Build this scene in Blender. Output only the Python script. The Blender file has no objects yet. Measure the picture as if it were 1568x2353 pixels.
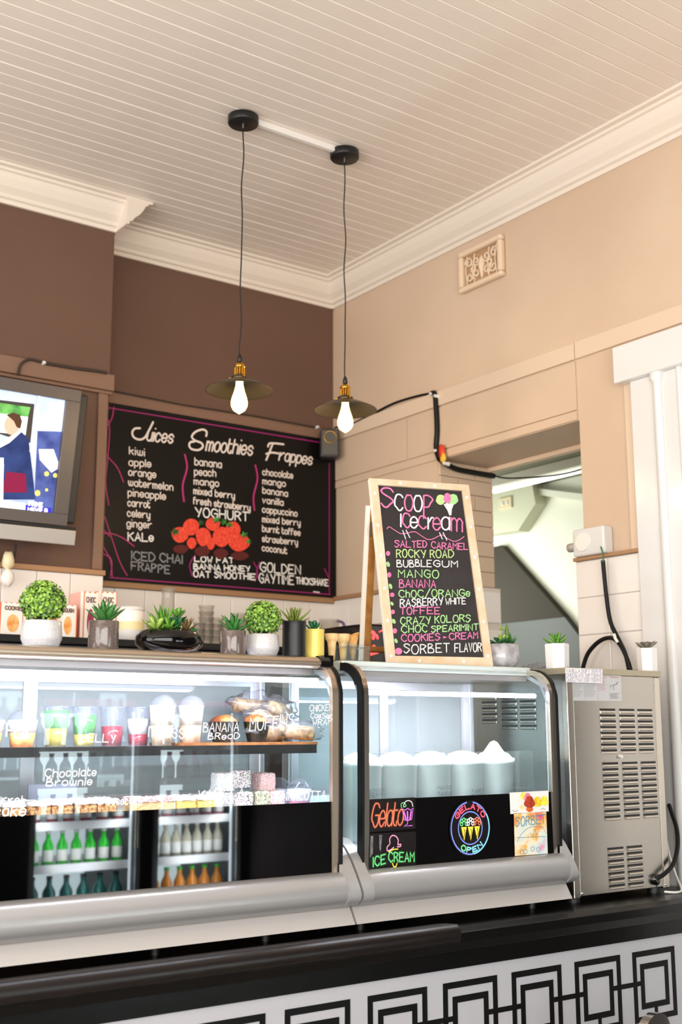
import bpy, math, random
from math import sin, cos, pi, radians
from mathutils import Vector, Matrix, noise

# ------------------------------------------------------------------ camera, world, lights, exposure
SC = bpy.context.scene
COL = SC.collection
FPX, PITCH, YAW, ROLL, EYE = 2697.4, radians(10.517), radians(35.682), radians(-.122), 1.5
fw = Vector((sin(YAW) * cos(PITCH), cos(YAW) * cos(PITCH), sin(PITCH)))
_r = Vector((cos(YAW), -sin(YAW), 0)); _u = _r.cross(fw)
rt = cos(ROLL) * _r + sin(ROLL) * _u
up = -sin(ROLL) * _r + cos(ROLL) * _u
cam = bpy.data.objects.new('camera', bpy.data.cameras.new('camera')); COL.objects.link(cam)
cam.matrix_world = Matrix(((rt.x, up.x, -fw.x, 0), (rt.y, up.y, -fw.y, 0), (rt.z, up.z, -fw.z, EYE), (0, 0, 0, 1)))
cam.data.sensor_fit = 'HORIZONTAL'; cam.data.sensor_width = 24; cam.data.lens = FPX / 1568 * 24
cam.data.dof.use_dof = True; cam.data.dof.focus_distance = 3.55; cam.data.dof.aperture_fstop = 3.4
cam.data.clip_start = .05
SC.camera = cam
w = bpy.data.worlds.new('world'); SC.world = w; w.use_nodes = True
w.node_tree.nodes['Background'].inputs[0].default_value = (1, .97, .93, 1)
w.node_tree.nodes['Background'].inputs[1].default_value = .85
SC.view_settings.view_transform = 'Standard'; SC.view_settings.look = 'None'
SC.view_settings.exposure = 0.35; SC.view_settings.gamma = 1; SC.view_settings.use_curve_mapping = False
cy = SC.cycles
cy.max_bounces = 7; cy.diffuse_bounces = 3; cy.glossy_bounces = 4; cy.transmission_bounces = 3; cy.transparent_max_bounces = 14
cy.use_denoising = True; cy.sample_clamp_indirect = 4; cy.caustics_reflective = False; cy.caustics_refractive = False
cy.use_adaptive_sampling = True; cy.adaptive_threshold = .02

def area(name, loc, rot, sx, sy, power, col=(1, 1, 1)):
    l = bpy.data.lights.new(name, 'AREA'); l.shape = 'RECTANGLE'; l.size = sx; l.size_y = sy; l.energy = power; l.color = col
    o = bpy.data.objects.new(name, l); COL.objects.link(o); o.location = loc; o.rotation_euler = rot
    return o
area('shopfront_daylight', (-.5, -1.0, 1.95), (radians(112), 0, 0), 4.4, 2.5, 160, (1, .97, .93))
area('side_daylight', (-2.6, 2.0, 1.9), (radians(108), 0, radians(-90)), 4.5, 2.8, 140, (1, .965, .92))

# ------------------------------------------------------------------ helpers
def srgb(r, g, b):
    f = lambda c: (c / 255 / 12.92) if c / 255 <= .04045 else ((c / 255 + .055) / 1.055) ** 2.4
    return (f(r), f(g), f(b), 1)

def ray(u, v): return fw + rt * ((u - 784) / FPX) - up * ((v - 1176.5) / FPX)
def hit(ax, val, u, v):
    """the point of the plane x/y/z = val seen at photo pixel u, v"""
    d = ray(u, v); i = 'xyz'.index(ax); o = Vector((0, 0, EYE))
    return o + d * ((val - o[i]) / d[i])
def hitp(plane, u, v):
    """same for a free plane (point, normal)"""
    p, n = plane; d = ray(u, v); o = Vector((0, 0, EYE))
    return o + d * ((p - o).dot(n) / d.dot(n))

MATS = {}
def mat(name, rgb=(200, 200, 200), rough=.5, metal=0, var=None, bump=None, emit=0, coat=0, spec=None, trans=0, aniso=None, ior=None, sub=0):
    if name in MATS: return MATS[name]
    m = bpy.data.materials.new(name); m.use_nodes = True; nt = m.node_tree; b = nt.nodes['Principled BSDF']
    c = srgb(*rgb)
    b.inputs['Base Color'].default_value = c; b.inputs['Roughness'].default_value = rough; b.inputs['Metallic'].default_value = metal
    b.inputs['Coat Weight'].default_value = coat; b.inputs['Coat Roughness'].default_value = .08
    if spec is not None: b.inputs['Specular IOR Level'].default_value = spec
    if ior: b.inputs['IOR'].default_value = ior
    if trans: b.inputs['Transmission Weight'].default_value = trans
    if emit: b.inputs['Emission Color'].default_value = c; b.inputs['Emission Strength'].default_value = emit
    if var or bump or aniso: tc = nt.nodes.new('ShaderNodeTexCoord')
    if var:                                     # (scale, second colour, low, high)
        n = nt.nodes.new('ShaderNodeTexNoise'); n.inputs['Scale'].default_value = var[0]; n.inputs['Detail'].default_value = 5
        nt.links.new(tc.outputs['Object'], n.inputs['Vector'])
        r = nt.nodes.new('ShaderNodeValToRGB'); r.color_ramp.elements[0].position = var[2]; r.color_ramp.elements[1].position = var[3]
        r.color_ramp.elements[0].color = c; r.color_ramp.elements[1].color = srgb(*var[1])
        nt.links.new(n.outputs['Fac'], r.inputs['Fac']); nt.links.new(r.outputs['Color'], b.inputs['Base Color'])
        if emit: nt.links.new(r.outputs['Color'], b.inputs['Emission Color'])
    if bump:
        n = nt.nodes.new('ShaderNodeTexNoise'); n.inputs['Scale'].default_value = bump[0]; n.inputs['Detail'].default_value = 4
        nt.links.new(tc.outputs['Object'], n.inputs['Vector'])
        bp = nt.nodes.new('ShaderNodeBump'); bp.inputs['Strength'].default_value = bump[1]; bp.inputs['Distance'].default_value = .01
        nt.links.new(n.outputs['Fac'], bp.inputs['Height']); nt.links.new(bp.outputs['Normal'], b.inputs['Normal'])
    if aniso:                                   # brushed grain stretched along one axis
        mp = nt.nodes.new('ShaderNodeMapping'); mp.inputs['Scale'].default_value = aniso
        n = nt.nodes.new('ShaderNodeTexNoise'); n.inputs['Scale'].default_value = 6; n.inputs['Detail'].default_value = 6
        nt.links.new(tc.outputs['Object'], mp.inputs['Vector']); nt.links.new(mp.outputs['Vector'], n.inputs['Vector'])
        mr = nt.nodes.new('ShaderNodeMapRange'); mr.inputs[3].default_value = rough - .1; mr.inputs[4].default_value = rough + .14
        nt.links.new(n.outputs['Fac'], mr.inputs[0]); nt.links.new(mr.outputs[0], b.inputs['Roughness'])
        bp = nt.nodes.new('ShaderNodeBump'); bp.inputs['Strength'].default_value = .015; bp.inputs['Distance'].default_value = .002
        nt.links.new(n.outputs['Fac'], bp.inputs['Height']); nt.links.new(bp.outputs['Normal'], b.inputs['Normal'])
    MATS[name] = m; return m

def glass(name, tint=(245, 250, 250), ior=1.5, rough=.0, haze=0):
    if name in MATS: return MATS[name]
    m = bpy.data.materials.new(name); m.use_nodes = True; nt = m.node_tree; nt.nodes.clear()
    o = nt.nodes.new('ShaderNodeOutputMaterial'); t = nt.nodes.new('ShaderNodeBsdfTransparent'); g = nt.nodes.new('ShaderNodeBsdfGlossy')
    f0 = ((ior - 1) / (ior + 1)) ** 2; lw = nt.nodes.new('ShaderNodeLayerWeight'); lw.inputs[0].default_value = .5
    pw_ = nt.nodes.new('ShaderNodeMath'); pw_.operation = 'POWER'; pw_.inputs[1].default_value = 5; nt.links.new(lw.outputs['Facing'], pw_.inputs[0])
    f = nt.nodes.new('ShaderNodeMapRange'); f.inputs[3].default_value = f0; f.inputs[4].default_value = 1; nt.links.new(pw_.outputs[0], f.inputs[0]); mx = nt.nodes.new('ShaderNodeMixShader')
    t.inputs[0].default_value = srgb(*tint); g.inputs['Roughness'].default_value = rough
    nt.links.new(f.outputs[0], mx.inputs[0]); nt.links.new(t.outputs[0], mx.inputs[1]); nt.links.new(g.outputs[0], mx.inputs[2])
    last = mx
    if haze:
        d = nt.nodes.new('ShaderNodeBsdfDiffuse'); d.inputs[0].default_value = srgb(*tint); m2 = nt.nodes.new('ShaderNodeMixShader')
        m2.inputs[0].default_value = haze
        nt.links.new(mx.outputs[0], m2.inputs[1]); nt.links.new(d.outputs[0], m2.inputs[2]); last = m2
    nt.links.new(last.outputs[0], o.inputs[0]); MATS[name] = m; return m

def pmat(T):
    M = Matrix.LocRotScale(T.location, T.rotation_euler, None)
    return pmat(T.parent) @ M if T.parent else M
class MB:
    def __init__(s): s.k = 0; s.v = []; s.f = []; s.m = []; s.s = []
    def add(s, vs, fs, m=0, sm=False):
        k = len(s.v); s.v += [tuple(x) for x in vs]
        for f in fs: s.f.append([k + i for i in f]); s.m.append(m); s.s.append(sm)
        return s
    def box(s, x0, x1, y0, y1, z0, z1, m=0):
        return s.add([(x0, y0, z0), (x1, y0, z0), (x1, y1, z0), (x0, y1, z0), (x0, y0, z1), (x1, y0, z1), (x1, y1, z1), (x0, y1, z1)],
                     [(0, 3, 2, 1), (4, 5, 6, 7), (0, 1, 5, 4), (1, 2, 6, 5), (2, 3, 7, 6), (3, 0, 4, 7)], m)
    def prism(s, poly, a0, a1, ax='x', m=0, sm=False, caps=True):
        """closed outline extruded along ax; outline is (y,z), (x,z) or (x,y)"""
        def q(p, a): return {'x': (a, p[0], p[1]), 'y': (p[0], a, p[1]), 'z': (p[0], p[1], a)}[ax]
        n = len(poly); vs = [q(p, a0) for p in poly] + [q(p, a1) for p in poly]
        s.add(vs, [(i, (i + 1) % n, n + (i + 1) % n, n + i) for i in range(n)], m, sm)
        if caps: s.add(vs, [tuple(range(n))[::-1], tuple(range(n, 2 * n))], m)
        return s
    def sheet(s, prof, x0, x1, m=0, thick=0):
        n = len(prof); vs = [(x0, y, z) for y, z in prof] + [(x1, y, z) for y, z in prof]
        return s.add(vs, [(i, i + 1, n + i + 1, n + i) for i in range(n - 1)], m, True)
    def tube(s, pts, r, n=8, m=0, caps=True):
        pts = [Vector(p) for p in pts]; rs = r if isinstance(r, (list, tuple)) else [r] * len(pts)
        t = (pts[1] - pts[0]).normalized(); a = t.orthogonal().normalized(); vs = []; fs = []
        for i, p in enumerate(pts):
            t2 = (pts[min(i + 1, len(pts) - 1)] - pts[max(i - 1, 0)]).normalized()
            a = (a - t2 * a.dot(t2)).normalized(); b = t2.cross(a)
            vs += [p + (a * cos(2 * pi * k / n) + b * sin(2 * pi * k / n)) * rs[i] for k in range(n)]
        for i in range(len(pts) - 1):
            for k in range(n): fs.append((i * n + k, i * n + (k + 1) % n, (i + 1) * n + (k + 1) % n, (i + 1) * n + k))
        s.add(vs, fs, m, True)
        if caps: s.add(vs, [tuple(range(n))[::-1], tuple(range(len(vs) - n, len(vs)))], m)
        return s
    def lathe(s, prof, c=(0, 0, 0), n=28, m=0, sm=True, sx=1, sy=1):
        vs = []; fs = []
        for r, z in prof: vs += [(c[0] + r * sx * cos(2 * pi * k / n), c[1] + r * sy * sin(2 * pi * k / n), c[2] + z) for k in range(n)]
        for i in range(len(prof) - 1):
            for k in range(n): fs.append((i * n + k, i * n + (k + 1) % n, (i + 1) * n + (k + 1) % n, (i + 1) * n + k))
        return s.add(vs, fs, m, sm)
    def disc(s, c, r, n=12, nor=None, m=0, ex=None, ey=None):
        c = Vector(c)
        if ex is None: nor = Vector(nor); ex = nor.orthogonal().normalized(); ey = nor.cross(ex).normalized()
        return s.add([c + (ex * cos(2 * pi * k / n) + ey * sin(2 * pi * k / n)) * r for k in range(n)], [tuple(range(n))], m)
    def ribbon(s, pts, w, nor, m=0):
        nor = nor.normalized(); s.k += 1; pts = [Vector(p) + nor * ((s.k % 12) * 4e-5 + i * 3e-6) for i, p in enumerate(pts)]; h = w / 2
        if len(pts) < 2: return s
        t0 = (pts[1] - pts[0]).normalized(); t1 = (pts[-1] - pts[-2]).normalized(); A = []; B = []
        for i, p in enumerate(pts):
            a = (p - pts[i - 1]).normalized() if i else t0
            b = (pts[i + 1] - p).normalized() if i < len(pts) - 1 else t1
            q = (a + b); q = q.normalized() if q.length > 1e-4 else a
            sd = nor.cross(q).normalized(); k = min(1.6, 1 / max(.4, q.dot(a)))
            A.append(p + sd * h * k); B.append(p - sd * h * k)
        n = len(pts); s.add(A + B, [(i, n + i, n + i + 1, i + 1) for i in range(n - 1)], m)
        for p, t in ((pts[0], -t0), (pts[-1], t1)):
            sd = nor.cross(t).normalized()
            s.add([p + (sd * cos(pi * k / 4) + t * sin(pi * k / 4)) * h for k in range(5)], [(0, 1, 2, 3, 4)], m)
        return s
    def build(s, name, mats, parent=None, world=False, bevel=0, label=None, kind=None, subd=0):
        me = bpy.data.meshes.new(name)
        vs = s.v
        if world and parent is not None:
            M = pmat(parent).inverted(); vs = [tuple(M @ Vector(v)) for v in vs]
        me.from_pydata(vs, [], s.f)
        for mm in (mats if isinstance(mats, (list, tuple)) else [mats]): me.materials.append(mm)
        me.polygons.foreach_set('material_index', s.m); me.polygons.foreach_set('use_smooth', s.s); me.update()
        o = bpy.data.objects.new(name, me); COL.objects.link(o); o.parent = parent
        if bevel:
            b = o.modifiers.new('bevel', 'BEVEL'); b.width = bevel; b.segments = 2; b.limit_method = 'ANGLE'; b.angle_limit = radians(50)
        if subd: b = o.modifiers.new('sub', 'SUBSURF'); b.levels = b.render_levels = subd
        if label: o['label'] = label
        if kind: o['kind'] = kind
        return o

def thing(name, label, cat, loc=(0, 0, 0), rot=(0, 0, 0), group=None):
    o = bpy.data.objects.new(name, None); COL.objects.link(o); o.empty_display_size = .05
    o.location = loc; o.rotation_euler = rot; o['label'] = label; o['category'] = cat
    if group: o['group'] = group
    return o
def tag(o, label, cat, group=None):
    o['label'] = label; o['category'] = cat
    if group: o['group'] = group
    return o
def dup(root, loc, rz=0, label=None, group=None):
    r = root.copy(); COL.objects.link(r); r.location = loc; r.rotation_euler = (0, 0, rz)
    if label: r['label'] = label
    if group: r['group'] = group
    for ch in list(root.children):
        c = ch.copy(); COL.objects.link(c); c.parent = r
        for g in list(ch.children): d = g.copy(); COL.objects.link(d); d.parent = c
    return r
def inst(src, parent, M):
    c = src.copy(); COL.objects.link(c); c.parent = parent; c.matrix_local = M
    return c
def kind(o, k='structure', label=None):
    o['kind'] = k
    if label: o['label'] = label
    return o
def B(): return MB()

# ------------------------------------------------------------------ stroke lettering
G = {'A': '022842 1434', 'B': '0208 ~0828372605 ~0535433202', 'C': '~473818060413223243', 'D': '0208 ~082846442202', 'E': '48080242 0535',
 'F': '480802 0535', 'G': '~473818060413223243 434525', 'H': '0208 4248 0545', 'I': '0208', 'J': '3834 ~3433221203', 'K': '0208 4805 1642', 'L': '080242',
 'M': '0208254842', 'N': '02084248', 'O': '~2818060412324446382818', 'P': '0208 ~082847362505', 'Q': '~28180604123244463828 2442', 'R': '0208 ~082847362505 2542',
 'S': '~4738180716354433221203', 'T': '0848 2822', 'U': '~0806041232444648', 'V': '082248', 'W': '0812253248', 'X': '0248 0842', 'Y': '0825 4822', 'Z': '08480242',
 'a': '~26160503122233352616 3632', 'b': '0208 ~26160503122233352616', 'c': '~352616050312222233', 'd': '3832 ~26160503122233352616',
 'e': '0434 ~3435261605031222 2233', 'f': '~28180702 0626', 'g': '~26160503122233352616 ~3633312010 1001', 'h': '0208 ~051626353432', 'i': '0206 0808',
 'k': '0208 3604 1532', 'l': '0208', 'm': '0206 ~0516252422 ~2536454442', 'n': '0206 ~051626353432', 'o': '~2616050312223335261605',
 'p': '0006 ~26160503122233352616', 'r': '0206 ~04152636', 's': '~352616051424332212 1203', 't': '~080603122223 0626', 'u': '~06031222 2233 3632',
 'v': '061236', 'w': '~06041223 ~262332434446', 'x': '0236 0632', 'y': '~060312223436 ~3633312010', 'z': '06360232', '/': '0149', '>': '163514',
 "'": '0807', '2': '~061838463402 0242', '0': '~28180604123244463828', '1': '0208', '.': '0202', '-': '0535'}
def smooth(pts, k=4):
    out = []
    for i in range(len(pts) - 1):
        p0, p1, p2, p3 = pts[max(i - 1, 0)], pts[i], pts[i + 1], pts[min(i + 2, len(pts) - 1)]
        for j in range(k):
            t = j / k
            out.append(tuple(.5 * (2 * b + (c - a) * t + (2 * a - 5 * b + 4 * c - d) * t * t + (3 * b - a - 3 * c + d) * t ** 3) for a, b, c, d in zip(p0, p1, p2, p3)))
    out.append(pts[-1]); return out
def layout(text, gap=1.5, jit=0, rnd=None):
    x = 0; out = []
    for ch in text:
        if ch == ' ': x += 2.6; out.append([]); continue
        st = []; mx = 0; dy = rnd.uniform(-jit, jit) if jit else 0; sx = 1 + (rnd.uniform(-jit, jit) * .3 if jit else 0)
        for t in G[ch].split():
            c = t[0] == '~'; t = t.lstrip('~'); p = [(int(t[i]), int(t[i + 1]) - 2) for i in range(0, len(t) - 1, 2)]
            q = [p[0]]
            for a in p[1:]:
                if a != q[-1]: q.append(a)
            if len(q) == 1: q = [q[0], (q[0][0], q[0][1] + .05)]
            mx = max(mx, max(a[0] for a in q)); st.append([(x + a * sx, b + dy) for a, b in (smooth(q) if c and len(q) > 2 else q)])
        out.append(st); x += mx * sx + gap
    return out, max(.8, x - gap)
def write(parent, text, O, ex, ey, wd, mats, name='lettering', slant=0, jit=0, seed=1, cols=None, gap=1.5, label=None):
    """text from O along vector ex (its full length), cap height = vector ey"""
    st, W = layout(text, gap, jit, random.Random(seed)); b = B(); n = ex.cross(ey)
    for i, ch in enumerate(st):
        for s in ch: b.ribbon([O + ex * ((x + slant * y) / W) + ey * (y / 6) for x, y in s], wd, n, cols[i % len(cols)] if cols else 0)
    return b.build(name, mats, parent, world=True, label=label)
def write_px(parent, pl, text, u1, v1, u2, v2, h, wd, mats, off=.0015, **k):
    """lettering on the plane pl = (point, normal towards the viewer)"""
    pl = (pl[0] + pl[1] * off, pl[1]); O = hitp(pl, u1, v1)
    return write(parent, text, O, hitp(pl, u2, v2) - O, hitp(pl, u1, v1 - h) - O, wd, mats, **k)
def line_px(b, pl, pts, wd, m=0, off=.0015, sm=True):
    pl = (pl[0] + pl[1] * off, pl[1]); P = [tuple(hitp(pl, u, v)) for u, v in pts]
    b.ribbon(smooth(P, 5) if sm and len(P) > 2 else P, wd, pl[1], m); return b
def poly_px(b, pl, pts, m=0, off=.0015):
    pl = (pl[0] + pl[1] * off, pl[1]); return b.add([hitp(pl, u, v) for u, v in pts], [tuple(range(len(pts)))], m)
def yplane(y): return (Vector((0, y, 0)), Vector((0, -1, 0)))

# ------------------------------------------------------------------ materials
ceil_m = mat('ceiling_paint', (234, 223, 211), .42, var=(3, (228, 216, 203), .3, .7), bump=(60, .05))
corn_m = mat('cornice_paint', (228, 216, 202), .45)
brown = mat('brown_wall_paint', (104, 76, 61), .75, bump=(150, .12), var=(2, (97, 70, 56), .3, .7))
brown2 = mat('brown_trim_paint', (128, 97, 79), .6)
beige = mat('beige_wall_paint', (208, 184, 160), .6, var=(1.4, (200, 174, 150), .35, .65), bump=(90, .08))
beige2 = mat('beige_trim_paint', (216, 193, 170), .5)
tan = mat('tan_ledge_paint', (168, 128, 92), .6)
tile_m = mat('white_tile', (238, 232, 226), .18, coat=.3)
grout = mat('grout', (214, 204, 194), .8)
white_gloss = mat('white_gloss_paint', (222, 221, 219), .18, coat=.5)
steel = mat('brushed_steel', (186, 181, 173), .3, 1, aniso=(1.2, 1.2, 60))
steel_b = mat('steel_trim', (205, 196, 184), .25, 1)
chrome = mat('chrome', (225, 228, 230), .06, 1)
beige_metal = mat('champagne_metal', (196, 178, 158), .3, .85)
black = mat('black_matt', (16, 15, 15), .45)
black_g = mat('black_gloss', (10, 10, 11), .12, coat=.4)
black_glass = mat('black_printed_glass', (3, 3, 4), .02, ior=1.5)
rubber = mat('black_rubber', (10, 10, 11), .45, spec=.3)
silver_p = mat('silver_painted_panel', (160, 159, 159), .3, .25, coat=.3)
white_p = mat('cream_painted_panel', (190, 184, 180), .3, coat=.2)
liner = mat('white_liner', (232, 236, 240), .3)
cglass = glass('case_glass', (246, 250, 250), 1.62)
sglass = glass('side_glass', (243, 249, 249), 1.35)
acryl = glass('clear_acrylic', (240, 246, 247), 1.35, haze=.05)
plastic = glass('cling_plastic', (240, 240, 246), 1.7, .14, haze=.07)
led = mat('led_tube', (226, 226, 255), .5, emit=14)
chalkw = mat('white_marker', (238, 236, 232), .8, var=(260, (200, 200, 200), .45, .7))
chalkg = mat('faded_marker', (150, 150, 152), .9, var=(200, (60, 60, 60), .4, .75))
pinkm = mat('pink_marker', (232, 130, 178), .8, var=(180, (216, 104, 160), .4, .7))
greenm = mat('green_marker', (176, 222, 150), .8, var=(180, (150, 206, 140), .4, .7))
limem = mat('lime_marker', (192, 218, 146), .8)
magenta = mat('magenta_print', (150, 24, 104), .5)

# ------------------------------------------------------------------ the room
kind(B().box(-3, 7, -1.3, 7, -.1, 0).build('floor', mat('floor_tiles', (150, 140, 128), .35, var=(4, (128, 118, 108), .4, .6))))
ceiling = kind(B().box(-3, 3.6, -1.2, 5.1, 3.904, 4.0).build('ceiling', ceil_m))
c = .0038; pw = .0355
pl = B().prism([(-pw, 3.91), (-pw, 3.9 + c), (-pw + c, 3.9), (pw - c, 3.9), (pw, 3.9 + c), (pw, 3.91)], -1.0, 3.56, 'x').build('plank', ceil_m, ceiling)
rn = random.Random(4)
for i in range(46):
    o = pl if i == 0 else inst(pl, ceiling, Matrix())
    o.location = (rn.uniform(-.01, .01), 5.0 - i * .0712, rn.uniform(-.0012, .0004))
wb = kind(B().box(1.9, 3.6, 5.0, 5.1, 0, 3.95).build('wall_back', brown))
wc = kind(B().box(-3, 2.13, 4.76, 5.1, 0, 3.95).build('wall_back', brown, label='brown chimney breast wall behind the television'))
wr = kind(B().box(3.54, 3.88, 4.14, 5.1, 0, 3.95).box(3.54, 3.88, 3.24, 4.14, 2.755, 3.95).box(3.54, 3.88, 2.3, 3.24, 0, 3.95).box(3.54, 3.88, -1.2, 2.3, 2.9, 3.95).build('wall_right', beige))
kind(B().box(3.545, 3.88, -1.2, 2.3, 0, 2.9).build('wall_right', mat('dark_reflected_wall', (48, 40, 36), .7), label='unseen lower wall towards the shop front, dark brown to keep reflections low'))  # out of view; dark colour chosen so the case glass mirrors little light
wf = kind(B().box(-3, -2.7, -1.2, -1.1, 0, 4).box(1.75, 3.6, -1.2, -1.1, 0, 4).box(-2.7, 1.75, -1.2, -1.1, 3.2, 4).box(-2.7, 1.75, -1.2, -1.1, 0, .7).build('wall_front', mat('front_wall_paint', (52, 48, 46), .7)))

CP = [(0, 3.765), (.012, 3.765), (.016, 3.781), (.03, 3.786), (.036, 3.80), (.062, 3.822), (.082, 3.85), (.092, 3.872), (.104, 3.876), (.108, 3.886), (.128, 3.889), (.13, 3.905), (0, 3.905)]
kind(B().prism([(5.0 - d, z) for d, z in CP], 2.12, 3.54, 'x').build('trim_1', corn_m, label='cream moulded cornice above the back wall'))
kind(B().prism([(3.54 - d, z) for d, z in CP], 1.0, 5.0, 'y').build('trim_2', corn_m, label='cream moulded cornice above the beige right wall'))
kind(B().prism([(4.76 - d, z) for d, z in CP], -1, 2.13, 'x').prism([(2.13 + d, z) for d, z in CP], 4.63, 5.0, 'y').build('trim_3', corn_m, label='cream moulded cornice around the chimney breast'))
for i, y in enumerate((3.02, 2.78)):
    pass
kind(B().box(3.526, 3.541, 3.244, 4.995, 3.016, 3.088).box(3.526, 3.541, 1.0, 3.240, 3.016, 3.09).build('trim_4', beige2, label='flat beige picture rail on the right wall', bevel=.003))
kind(B().box(3.531, 3.541, 3.246, 4.36, 2.80, 3.008).box(3.531, 3.541, 3.246, 4.99, 2.758, 2.795).box(3.531, 3.541, 4.366, 4.99, 2.80, 3.008).build('trim_5', beige, label='flush beige boarding above the doorway', bevel=.002))
kind(B().box(2.13, 3.525, 4.984, 5.001, 3.018, 3.082).build('trim_6', brown2, label='brown picture rail above the menu board', bevel=.004))
kind(B().box(-1, 2.142, 4.728, 4.761, 3.0, 3.075).box(-1, 2.138, 4.74, 4.761, 2.985, 3.0).box(2.075, 2.12, 4.742, 4.761, 2.19, 2.985).build('trim_7', brown2, label='brown moulding framing the wall behind the television', bevel=.004))
kind(B().box(2.13, 3.54, 4.975, 5.001, 2.148, 2.182).box(-1, 2.135, 4.738, 4.761, 2.165, 2.188).build('trim_8', tan, label='tan ledge between brown wall and tiles', bevel=.003))
kind(B().box(3.518, 3.541, 4.11, 4.98, 2.162, 2.182).box(3.5, 3.541, 2.93, 3.27, 2.165, 2.18).build('trim_9', tan, label='tan ledge capping the tiles on the right wall', bevel=.003))
kind(B().box(3.528, 3.541, 2.94, 2.99, 2.18, 2.9).build('trim_10', beige2, label='narrow beige upright beside the white door frame', bevel=.002))
# soffit strip at the far edge of the doorway head
kind(B().box(3.85, 3.885, 3.24, 4.14, 2.735, 2.758).build('trim_11', beige2, label='pale strip along the far edge of the doorway head'))
# white door frame at the right
kind(B().box(3.47, 3.541, 2.2, 2.99, 2.838, 2.985).box(3.50, 3.541, 2.2, 2.935, 0, 2.838)
     .lathe([(.022, .9), (.022, 2.80), (.032, 2.815), (.032, 2.838)], (3.503, 2.80, 0), 20).lathe([(.012, .9), (.012, 2.838)], (3.503, 2.70, 0), 16)
     .build('door_1', white_gloss, label='white gloss painted door frame with round moulding', bevel=.004))

# tiles
def tile_mesh(ax, parent, w_=.146, h_=.146, t=.006):
    a, b_, e = w_ / 2, h_ / 2, .0025
    lo = [(-a, -b_), (a, -b_), (a, b_), (-a, b_)]; hi = [(-a + e, -b_ + e), (a - e, -b_ + e), (a - e, b_ - e), (-a + e, b_ - e)]
    q = (lambda p, d: (p[0], -d, p[1])) if ax == 'y' else (lambda p, d: (-d, p[0], p[1]))
    return B().add([q(p, 0) for p in lo] + [q(p, t - e * .6) for p in lo] + [q(p, t) for p in hi],
        [(8, 9, 10, 11)] + [(i, (i + 1) % 4, 4 + (i + 1) % 4, 4 + i) for i in range(4)] + [(4 + i, 4 + (i + 1) % 4, 8 + (i + 1) % 4, 8 + i) for i in range(4)]).build('tile', tile_m, parent)
def tiles(ax, wall, fixed, a0, a1, ztop, rows, pitch=.1485):
    n = max(1, round((a1 - a0) / pitch)); p = (a1 - a0) / n; src = tile_mesh(ax, wall, p - .0025)
    first = True
    for r in range(rows):
        for k in range(n):
            a = a0 + (k + .5) * p; z = ztop - (r + .5) * pitch; loc = (a, fixed, z) if ax == 'y' else (fixed, a, z)
            if first: src.location = loc; first = False
            else: inst(src, wall, Matrix.Translation(loc))
tiles('y', wb, 4.996, 2.14, 3.54, 2.148, 3)
tiles('y', wc, 4.756, .62, 2.13, 2.165, 3)
tiles('x', wr, 3.536, 4.14, 4.99, 2.162, 4)
kind(B().box(3.522, 3.541, 2.935, 3.272, 1.2, 2.165).box(3.52, 3.90, 4.118, 4.141, 1.2, 2.165).build('trim_12', grout, label='rendered backing behind the doorway tiles'))
tiles('x', wr, 3.521, 2.937, 3.268, 2.165, 6)
tiles('y', wr, 4.117, 3.53, 3.895, 2.162, 4, .18)
# painted bricks on the doorway's far jamb
bk = None; rn = random.Random(8)
for r in range(8):
    z0 = 2.168 + r * .0735; cut = 3.54 + (.225 if r % 2 else .115)
    for x0, x1 in ((3.541, cut), (cut, 3.879)):
        o = B().box(x0 + .002, x1 - .002, 4.1285 + rn.uniform(0, .0012), 4.142, z0 + .002, z0 + .0715).build('brick', beige, wr, bevel=.0025)

# passage beyond the doorway
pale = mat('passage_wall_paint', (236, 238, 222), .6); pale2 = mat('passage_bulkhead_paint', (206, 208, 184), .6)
kind(B().box(4.95, 5.05, 2.5, 7, 0, 3.0).box(3.88, 5.0, 6.2, 6.3, 0, 3).build('wall_passage', pale))
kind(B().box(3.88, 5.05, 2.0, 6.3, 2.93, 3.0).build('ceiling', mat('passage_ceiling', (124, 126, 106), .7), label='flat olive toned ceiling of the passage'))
kind(B().prism([(5.24, 2.60), (5.158, 2.60), (4.662, 2.128), (5.24, 2.128)], 4.90, 4.95, 'x').build('trim_13', mat('shaded_opening', (50, 44, 33), .8), label='dark olive triangle standing in for a shadowed opening in the passage'))  # shade of a dark opening painted as a flat panel, not a stair
kind(B().prism([(5.4, 2.127), (4.662, 2.127), (4.50, 1.95), (4.50, .9), (5.4, .9)], 4.905, 4.95, 'x').build('trim_14', mat('grey_splashback', (46, 52, 48), .5), label='grey green panel under the dark triangle'))
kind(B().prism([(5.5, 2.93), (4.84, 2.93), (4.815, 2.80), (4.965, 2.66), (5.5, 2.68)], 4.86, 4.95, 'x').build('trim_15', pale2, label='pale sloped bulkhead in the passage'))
kind(B().prism([(4.84, 2.86), (4.2, 2.70), (4.2, 2.735), (4.84, 2.90)], 4.90, 4.95, 'x').build('trim_16', pale, label='sloped white moulding in the passage'))
area('passage_fill', (4.15, 5.5, 2.2), (0, radians(-70), radians(-30)), .8, .8, 17, (.96, 1, .92))  # added fill, out of view behind the wall, brightens the passage
t = thing('ceiling_light', 'long white batten light under the passage ceiling', 'lamp', (4.62, 4.6, 2.93))
B().box(-.05, .05, -.52, .33, -.055, -.001).build('housing', mat('batten_white', (206, 204, 190), .4), t, bevel=.004)
B().tube([(0, -.50, -.07), (0, .31, -.07)], .013, 10).build('tube', mat('tube_lit', (250, 255, 245), .4, emit=1.2), t)
t = thing('wall_socket', 'small cream double switch on the passage wall', 'switch', (4.86, 5.06, 2.84))
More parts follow.
